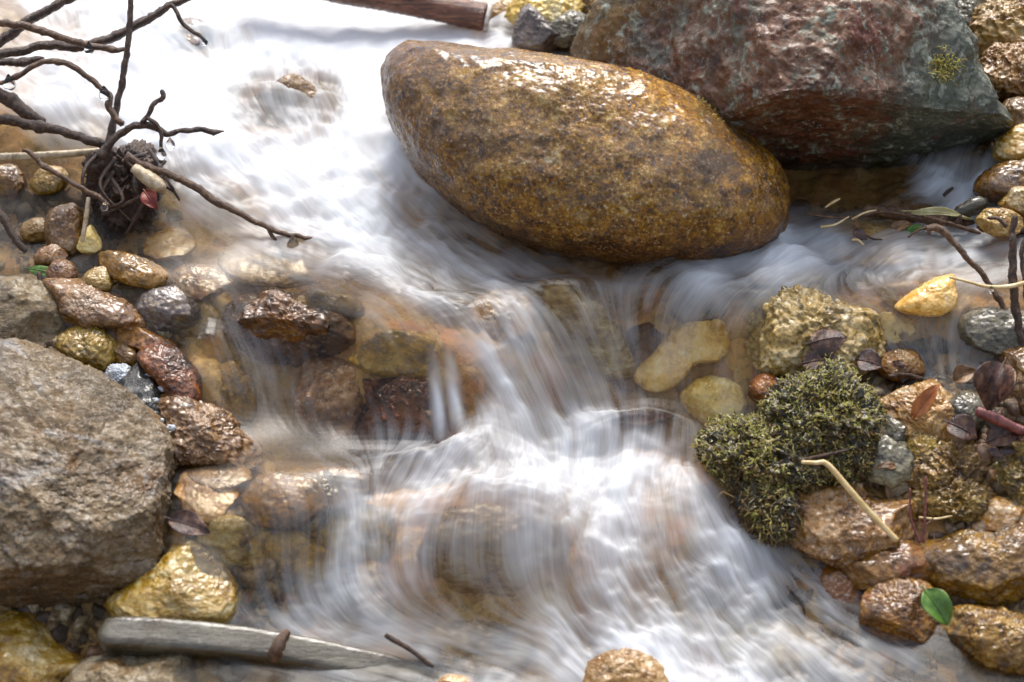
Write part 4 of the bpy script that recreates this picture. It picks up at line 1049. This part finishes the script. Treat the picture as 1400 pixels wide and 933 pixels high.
# ------------------------------------------------------------------ leaves
def leaf(name, label, base_px, tip_px, width, mat, d, curl=.3, fold=.3, roll=0.0, cat='leaf', seed=0, face=None, stalk=True):
    b0 = at(base_px[0], base_px[1], d); t0 = at(tip_px[0], tip_px[1], d - .004)
    L = t0 - b0; ln = np.linalg.norm(L); L /= ln
    nrm = np.array(face if face is not None else (0, -.6, .8), float); nrm -= L * (nrm @ L); nrm /= np.linalg.norm(nrm)
    Sd = np.cross(L, nrm); wd_ = width * d / F / 2
    nu, nv = 18, 9; V = []
    rn = np.random.default_rng(seed)
    for i in range(nu + 1):
        u = i / nu; hw = wd_ * (math.sin(math.pi * min(1, u * .97 + .03) ** .8) ** .8) * (1 + .07 * math.sin(9 * u + seed))
        for j in range(-nv, nv + 1):
            v = j / nv
            hgt = curl * ln * (u - u * u) * 1.2 + fold * hw * (abs(v) ** 1.3) + roll * hw * v * abs(v) + .04 * ln * math.sin(7 * u + 3 * v + seed) * abs(v)
            V.append(b0 + L * u * ln + Sd * hw * v + nrm * hgt)
    m = 2 * nv + 1; Fq = [[i * m + j, i * m + j + 1, (i + 1) * m + j + 1, (i + 1) * m + j] for i in range(nu) for j in range(m - 1)]
    o = mesh_obj(name, np.array(V) - b0, Fq, mat, None, b0)
    md = o.modifiers.new('thickness', 'SOLIDIFY'); md.thickness = .0005
    tag(o, label, cat)
    if stalk:
        rb = np.array([np.r_[b0 - L * ln * .15, .0006], np.r_[b0 + L * ln * .5 + nrm * (curl * ln * .3 + .0004), .0006], np.r_[t0 + nrm * .0004, .0003]])
        V2, F2 = tube_geo(rb, sides=6, bumpy=0)
        mesh_obj('midrib', V2 - b0, F2, mat, o, b0)
    return o
GRN = plainmat('green_leaf', [(.04, .11, .015), (.10, .20, .03), (.24, .34, .09)], 90, .3, .3, trans=.3)
ORG = plainmat('orange_leaf', [(.22, .06, .015), (.42, .14, .035), (.52, .22, .07)], 90, .35, .3, trans=.25)
DLF = plainmat('dark_dead_leaf', [(.012, .007, .007), (.04, .018, .014), (.10, .045, .028), (.20, .11, .06)], 110, .16, .7, trans=.05)
BLF = plainmat('brown_dead_leaf', [(.08, .035, .012), (.20, .10, .04), (.36, .22, .10)], 110, .25, .6, trans=.15)
leaf('leaf', 'fresh green leaf leaning between brown stones at the lower right', (1264,808), (1296,856), 40, GRN, hitd(1285, 856) - .025, fold=.5, face=(.3,-.9,.5))
leaf('leaf', 'pale green leaf under shallow water at the left', (40,368), (82,378), 16, GRN, hitd(60, 378) - .002, fold=.1)
leaf('leaf', 'upright orange leaf on the pale yellow stone', (1249,570), (1284,526), 24, ORG, hitd(1260, 600) - .045, fold=.4, face=(-.4,-.8,.4))
leaf('leaf', 'large curled dark brown leaf rolled into a hoop at the right', (1372,498), (1350,562), 56, DLF, hitd(1360, 565) - .03, curl=.7, fold=1.2, face=(-.3,-.8,.5), seed=2)
leaf('leaf', 'brown hoop-shaped leaf edge above the large curled leaf', (1352,512), (1392,520), 34, BLF, hitd(1365, 545) - .03, curl=-1.3, fold=.5, face=(0,-.5,.9), seed=3)
leaf('leaf', 'pale brown curved leaf left of the large curled one', (1304,520), (1336,508), 26, BLF, hitd(1320, 540) - .02, curl=.5, fold=.6, seed=4)
leaf('leaf', 'dark wet leaf draped on the mossy limestone', (1108,470), (1158,462), 44, DLF, hitd(1130, 500) - .035, curl=.5, fold=-.5, seed=5)
leaf('leaf', 'purple-black wet leaf at the right foot of the mossy limestone', (1172,492), (1206,502), 36, DLF, hitd(1190, 510) - .02, curl=.4, fold=.3, seed=6)
leaf('leaf', 'dark leaf between the mossy limestone and the moss clump', (1096,498), (1150,492), 30, DLF, hitd(1120, 515) - .03, curl=.4, fold=.3, seed=7)
leaf('leaf', 'black wet leaf in the gap below the grey-green stone', (1296,578), (1336,600), 40, DLF, hitd(1315, 604) - .012, curl=.4, fold=.3, seed=8)
leaf('leaf', 'dark wet leaf at the right edge below the purple stem', (1350,604), (1396,590), 34, DLF, hitd(1370, 610) - .01, curl=.4, fold=.3, seed=9)
leaf('leaf', 'black pointed wet leaf sticking out beside the slab boulder', (232,710), (288,730), 34, DLF, hitd(260, 740) - .03, curl=.3, fold=.4, seed=10)
leaf('leaf', 'dark red leaf scrap hanging on the root clump', (198,262), (214,286), 22, plainmat('dark_red_leaf', [(.08,.012,.008),(.22,.03,.015),(.3,.07,.03)], 100, .25, .5, trans=.2), DR - .05, fold=.4, seed=11, face=(.2,-.9,.3))
leaf('leaf', 'brown leaf lying in the debris under the dark boulder', (1218,314), (1246,306), 16, BLF, D3 - .01, seed=12)
leaf('leaf', 'small green leaf lying in the debris under the dark boulder', (1238,318), (1262,310), 12, GRN, D3 - .015, seed=13)
leaf('leaf', 'long pale leaf blade crossing the debris under the dark boulder', (1246,290), (1330,300), 12, plainmat('pale_leaf', [(.2,.18,.06),(.36,.32,.14),(.5,.46,.26)], 90, .3, .3, trans=.2), D3 - .02, seed=14)

rs = random.Random(21)
for k in range(20):
    a, b_ = rs.uniform(1190, 1400), rs.uniform(500, 700)
    if k > 14: a, b_ = rs.uniform(1130, 1390), rs.uniform(285, 320)
    L_ = rs.uniform(14, 34); th_ = rs.uniform(0, 6.28)
    leaf('leaf_scrap', 'small dark scrap of dead leaf among the wet stones of the right bank', (a, b_), (a + L_ * math.cos(th_), b_ + .6 * L_ * math.sin(th_)), rs.uniform(9, 20), DLF if k % 3 else BLF, hitd(a, b_) - rs.uniform(.008, .022),
         curl=rs.uniform(-.4, .8), fold=rs.uniform(-.6, .9), face=(rs.uniform(-.6, .6), -.5, .8), cat='leaf scrap', seed=k + 30, stalk=False)['group'] = 'dead leaf scraps on the right bank'
for k in range(18):
    a, b_ = rs.uniform(1190, 1410), rs.uniform(500, 720)
    if k > 11: a, b_ = rs.uniform(1110, 1400), rs.uniform(280, 330)
    L_ = rs.uniform(18, 55); th_ = rs.uniform(-.9, .9); cx_, sx_ = L_ * math.cos(th_), .7 * L_ * math.sin(th_)
    tube('twiglet', [(a, b_, 3), (a + cx_ * .5, b_ + sx_ * .5 - rs.uniform(-4, 4), 3.4), (a + cx_, b_ + sx_, 2)], (BARK, BARK2, STRAW)[k % 3 if k % 5 else 2], hitd(a, b_) - rs.uniform(.006, .02),
         'thin bit of twig among the wet stones of the right bank', 'twig', group='twiglets on the right bank', bumpy=.15, seed=k)
# ------------------------------------------------------------------ moss clump
SOIL = rockmat('dark_root_soil', [(.012, .008, .004), (.06, .042, .014), (.13, .095, .03), (.20, .16, .06)], 60, 240, (.3, .24, .12), .1, (.01, .006, .004), .5, rough=(.25, .5), bump=1.0)
mc = empty('moss_clump', hit(1090, 740)[0]); tag(mc, 'big shaggy clump of green and brown moss hanging over the stream on the right', 'moss')
lobes = [([(1034,566),(1044,536),(1072,516),(1108,502),(1138,490),(1168,498),(1186,522),(1200,556),(1196,600),(1188,646),(1150,664),(1090,650),(1050,620)], (1120, 655), .9, -.03),
         ([(948,600),(966,582),(1000,572),(1050,570),(1110,590),(1150,630),(1130,668),(1070,672),(1010,668),(972,650),(956,628)], (1050, 690), .9, -.02),
         ([(986,650),(1010,640),(1060,650),(1100,676),(1096,720),(1066,748),(1030,738),(1004,706)], (1050, 745), .8, -.01)]
mv = []
for i, (o_, b_, th_, of_) in enumerate(lobes):
    o_ = (np.array(o_, float) - np.mean(o_, axis=0)) * (.84, .84, .80)[i] + np.mean(o_, axis=0)
    m_ = stone('soil_lobe', None, None, o_, b_, SOIL, amp=.13, rough=.09, crumb=.12, level=7, thick=th_, off=of_, parent=mc, seed=70 + i, lean=.4)
    V = np.array([v.co[:] for v in m_.data.vertices]) + np.array(m_.location) + np.array(mc.location)
    Nn = np.array([v.normal[:] for v in m_.data.vertices])
    mv.append((V, Nn, i))
rn = np.random.default_rng(12)
Vs, Fs, tone = [], [], []; n = 0
for V, Nn, i in mv:
    vis = (Nn @ -E_F) > -.15
    ids = np.nonzero(vis)[0]
    N_ = (9000, 7500, 2000)[i]
    for k in rn.choice(ids, N_):
        p = V[k] + rn.normal(size=3) * .0012; nr = Nn[k]
        patch = fbm((p * 45)[None], 3)[0]
        if i < 2 and patch < -.30 and rn.random() < .7: continue
        L = rn.uniform(.002, .0065) * (1.7 if i == 2 else 1)
        long_ = rn.random() < .07
        if long_: L *= 2.1
        up = .5 if i < 2 else -.6
        d0 = nr * .32 + rn.normal(size=3) * .85 + np.array([0, 0, up * .6]); d0 /= np.linalg.norm(d0)
        d1 = d0 + rn.normal(size=3) * .6 + np.array([0, 0, -.75]); d1 /= np.linalg.norm(d1)
        sd_ = np.cross(d0, rn.normal(size=3)); sd_ /= np.linalg.norm(sd_) + 1e-9
        wdt = rn.uniform(.0003, .00075)
        a = p; b = p + d0 * L * .5; c = b + d1 * L * .5
        Vs += [a - sd_ * wdt, a + sd_ * wdt, b + sd_ * wdt * .9, b - sd_ * wdt * .9, c]
        Fs += [[n, n + 1, n + 2, n + 3], [n + 3, n + 2, n + 4]]; n += 5
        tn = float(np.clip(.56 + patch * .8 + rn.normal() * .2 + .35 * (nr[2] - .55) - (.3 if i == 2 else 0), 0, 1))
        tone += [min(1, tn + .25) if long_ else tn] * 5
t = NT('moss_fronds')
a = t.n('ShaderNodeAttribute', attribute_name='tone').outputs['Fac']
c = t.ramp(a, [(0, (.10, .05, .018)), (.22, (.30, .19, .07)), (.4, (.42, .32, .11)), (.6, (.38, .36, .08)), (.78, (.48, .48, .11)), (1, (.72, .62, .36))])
b = t.n('ShaderNodeBsdfPrincipled'); t.l(c, b.inputs['Base Color']); b.inputs['Roughness'].default_value = .6
tr = t.n('ShaderNodeBsdfTranslucent'); t.l(c, tr.inputs[0])
mx = t.n('ShaderNodeMixShader'); mx.inputs[0].default_value = .45; t.l(b.outputs[0], mx.inputs[1]); t.l(tr.outputs[0], mx.inputs[2]); t.l(mx.outputs[0], t.out.inputs[0])
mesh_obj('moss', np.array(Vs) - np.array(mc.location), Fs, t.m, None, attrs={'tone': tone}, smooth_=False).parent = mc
MOSSM = t.m
def tuft(parent, pts, n_, L0, seed, spread):
    """moss growing on a stone: a part of that stone"""
    rn = np.random.default_rng(seed); Vs, Fs, tn = [], [], []; n = 0
    me = parent.data; V = np.array([v.co[:] for v in me.vertices]) + np.array(parent.location); Nn = np.array([v.normal[:] for v in me.vertices])
    rel = V - CAM; dpt = rel @ E_F; sx = W0 / 2 + F * (rel @ E_X) / dpt; sy = H0 / 2 - F * (rel @ E_U) / dpt
    front = (Nn @ -E_F) > 0.05
    w_ = np.zeros(len(V))
    for a, b, r in pts: w_ += np.exp(-((sx - a) ** 2 + (sy - b) ** 2) / (2 * r * r))
    w_ = np.where(front, w_ ** 2, 0); w_ /= w_.sum()
    for k in rn.choice(len(V), n_, p=w_):
        p = V[k]; d0 = Nn[k] + rn.normal(size=3) * spread; d0 /= np.linalg.norm(d0); L = L0 * rn.uniform(.5, 1.3)
        sd_ = np.cross(d0, rn.normal(size=3)); sd_ /= np.linalg.norm(sd_); wd_ = .0005
        b = p + d0 * L * .6; c = b + (d0 + np.array([0, 0, -.8]) + rn.normal(size=3) * .5) * L * .35
        Vs += [p - sd_ * wd_, p + sd_ * wd_, b + sd_ * wd_, b - sd_ * wd_, c]; Fs += [[n, n + 1, n + 2, n + 3], [n + 3, n + 2, n + 4]]; n += 5
        tn += [float(np.clip(rn.normal(.55, .2), 0, 1))] * 5
    mesh_obj('moss', np.array(Vs) - np.array(parent.location), Fs, MOSSM, None, attrs={'tone': tn}, smooth_=False).parent = parent
tuft(db, [(1290, 92, 13)], 420, .006, 3, .7)
tuft(BOULDER, [(972, 146, 13)], 240, .004, 4, .7)

# ------------------------------------------------------------------ hanging water drops
t = NT('clear_drop')
b = t.n('ShaderNodeBsdfPrincipled'); b.inputs['Base Color'].default_value = (1, 1, 1, 1); b.inputs['Roughness'].default_value = .0; b.inputs['IOR'].default_value = 1.33; b.inputs['Transmission Weight'].default_value = 1.0
t.l(b.outputs[0], t.out.inputs[0]); DROPM = t.m
def drop(px, py, r, d, label):
    V, Fc = ico(4); V = V.copy(); top = np.maximum(0, V[:, 2])
    V[:, :2] *= (1 - .62 * top ** 1.3)[:, None]; V[:, 2] = np.where(V[:, 2] > 0, V[:, 2] * 1.7, V[:, 2])
    rad = r * d / F
    tag(mesh_obj('water_drop', V * rad, Fc, DROPM, None, at(px, py, d)), label, 'water drop')
drop(401, 338, 10, DR - .033, 'largest clear drop hanging near the tip of the long twig')
drop(384, 354, 7, DR - .034, 'clear drop on the end of the side twig of the long twig')
drop(221, 212, 7, DR - .026, 'clear drop at the end of the downward fork of the crooked twig')
drop(233, 199, 7, DR - .024, 'clear drop just right of the downward fork of the crooked twig')
drop(143, 130, 8, DR - .033, 'clear drop on the bend of the arched twig')
drop(13, 116, 9, DR - .032, 'clear drop under the arched twig near the left edge')
drop(122, 68, 7, DR - .023, 'clear drop hanging below the brown twig left of the upright one')
drop(143, 284, 5, DR - .055, 'small drop on the tip of the thin slanting twig')
drop(280, 59, 4, DR - .006, 'small drop on the tip of the hooked side twig')
drop(1355, 397, 4, D2 - .02, 'small drop where the pale stalk crosses the slanting twig')
# froth caught beside the slab boulder, and two small jets in mid-stream
FROTH = plainmat('white_froth', [(.34, .36, .38), (.52, .54, .56), (.70, .70, .72)], 300, .35, .6)
stone('froth', 'lump of white froth caught in the hollow behind the slab boulder', 'froth', [(143,512),(155,499),(174,502),(182,516),(170,530),(150,528)], (165, 528), FROTH, level=6, crumb=.12, amp=.12, thick=.45, off=-.008)
for i, (a, b_, r, lb) in enumerate([(201,516,8,'white froth blob at the top of the black stone'), (211,548,6,'white froth blob half way down the black stone'), (219,575,5,'small white froth blob low on the black stone'), (222,531,6,'white froth blob between black stone and red-brown round stone'), (234,585,6,'white froth blob at the foot of the black stone')]):
    stone('froth', lb, 'froth', [(a - r, b_), (a - r * .4, b_ - r * .7), (a + r * .7, b_ - r * .5), (a + r * 1.1, b_ + r * .2), (a + r * .2, b_ + r * .7)], (a, b_ + r * .6), FROTH, level=4, thick=.5, amp=.25, crumb=.1, off=-.022)
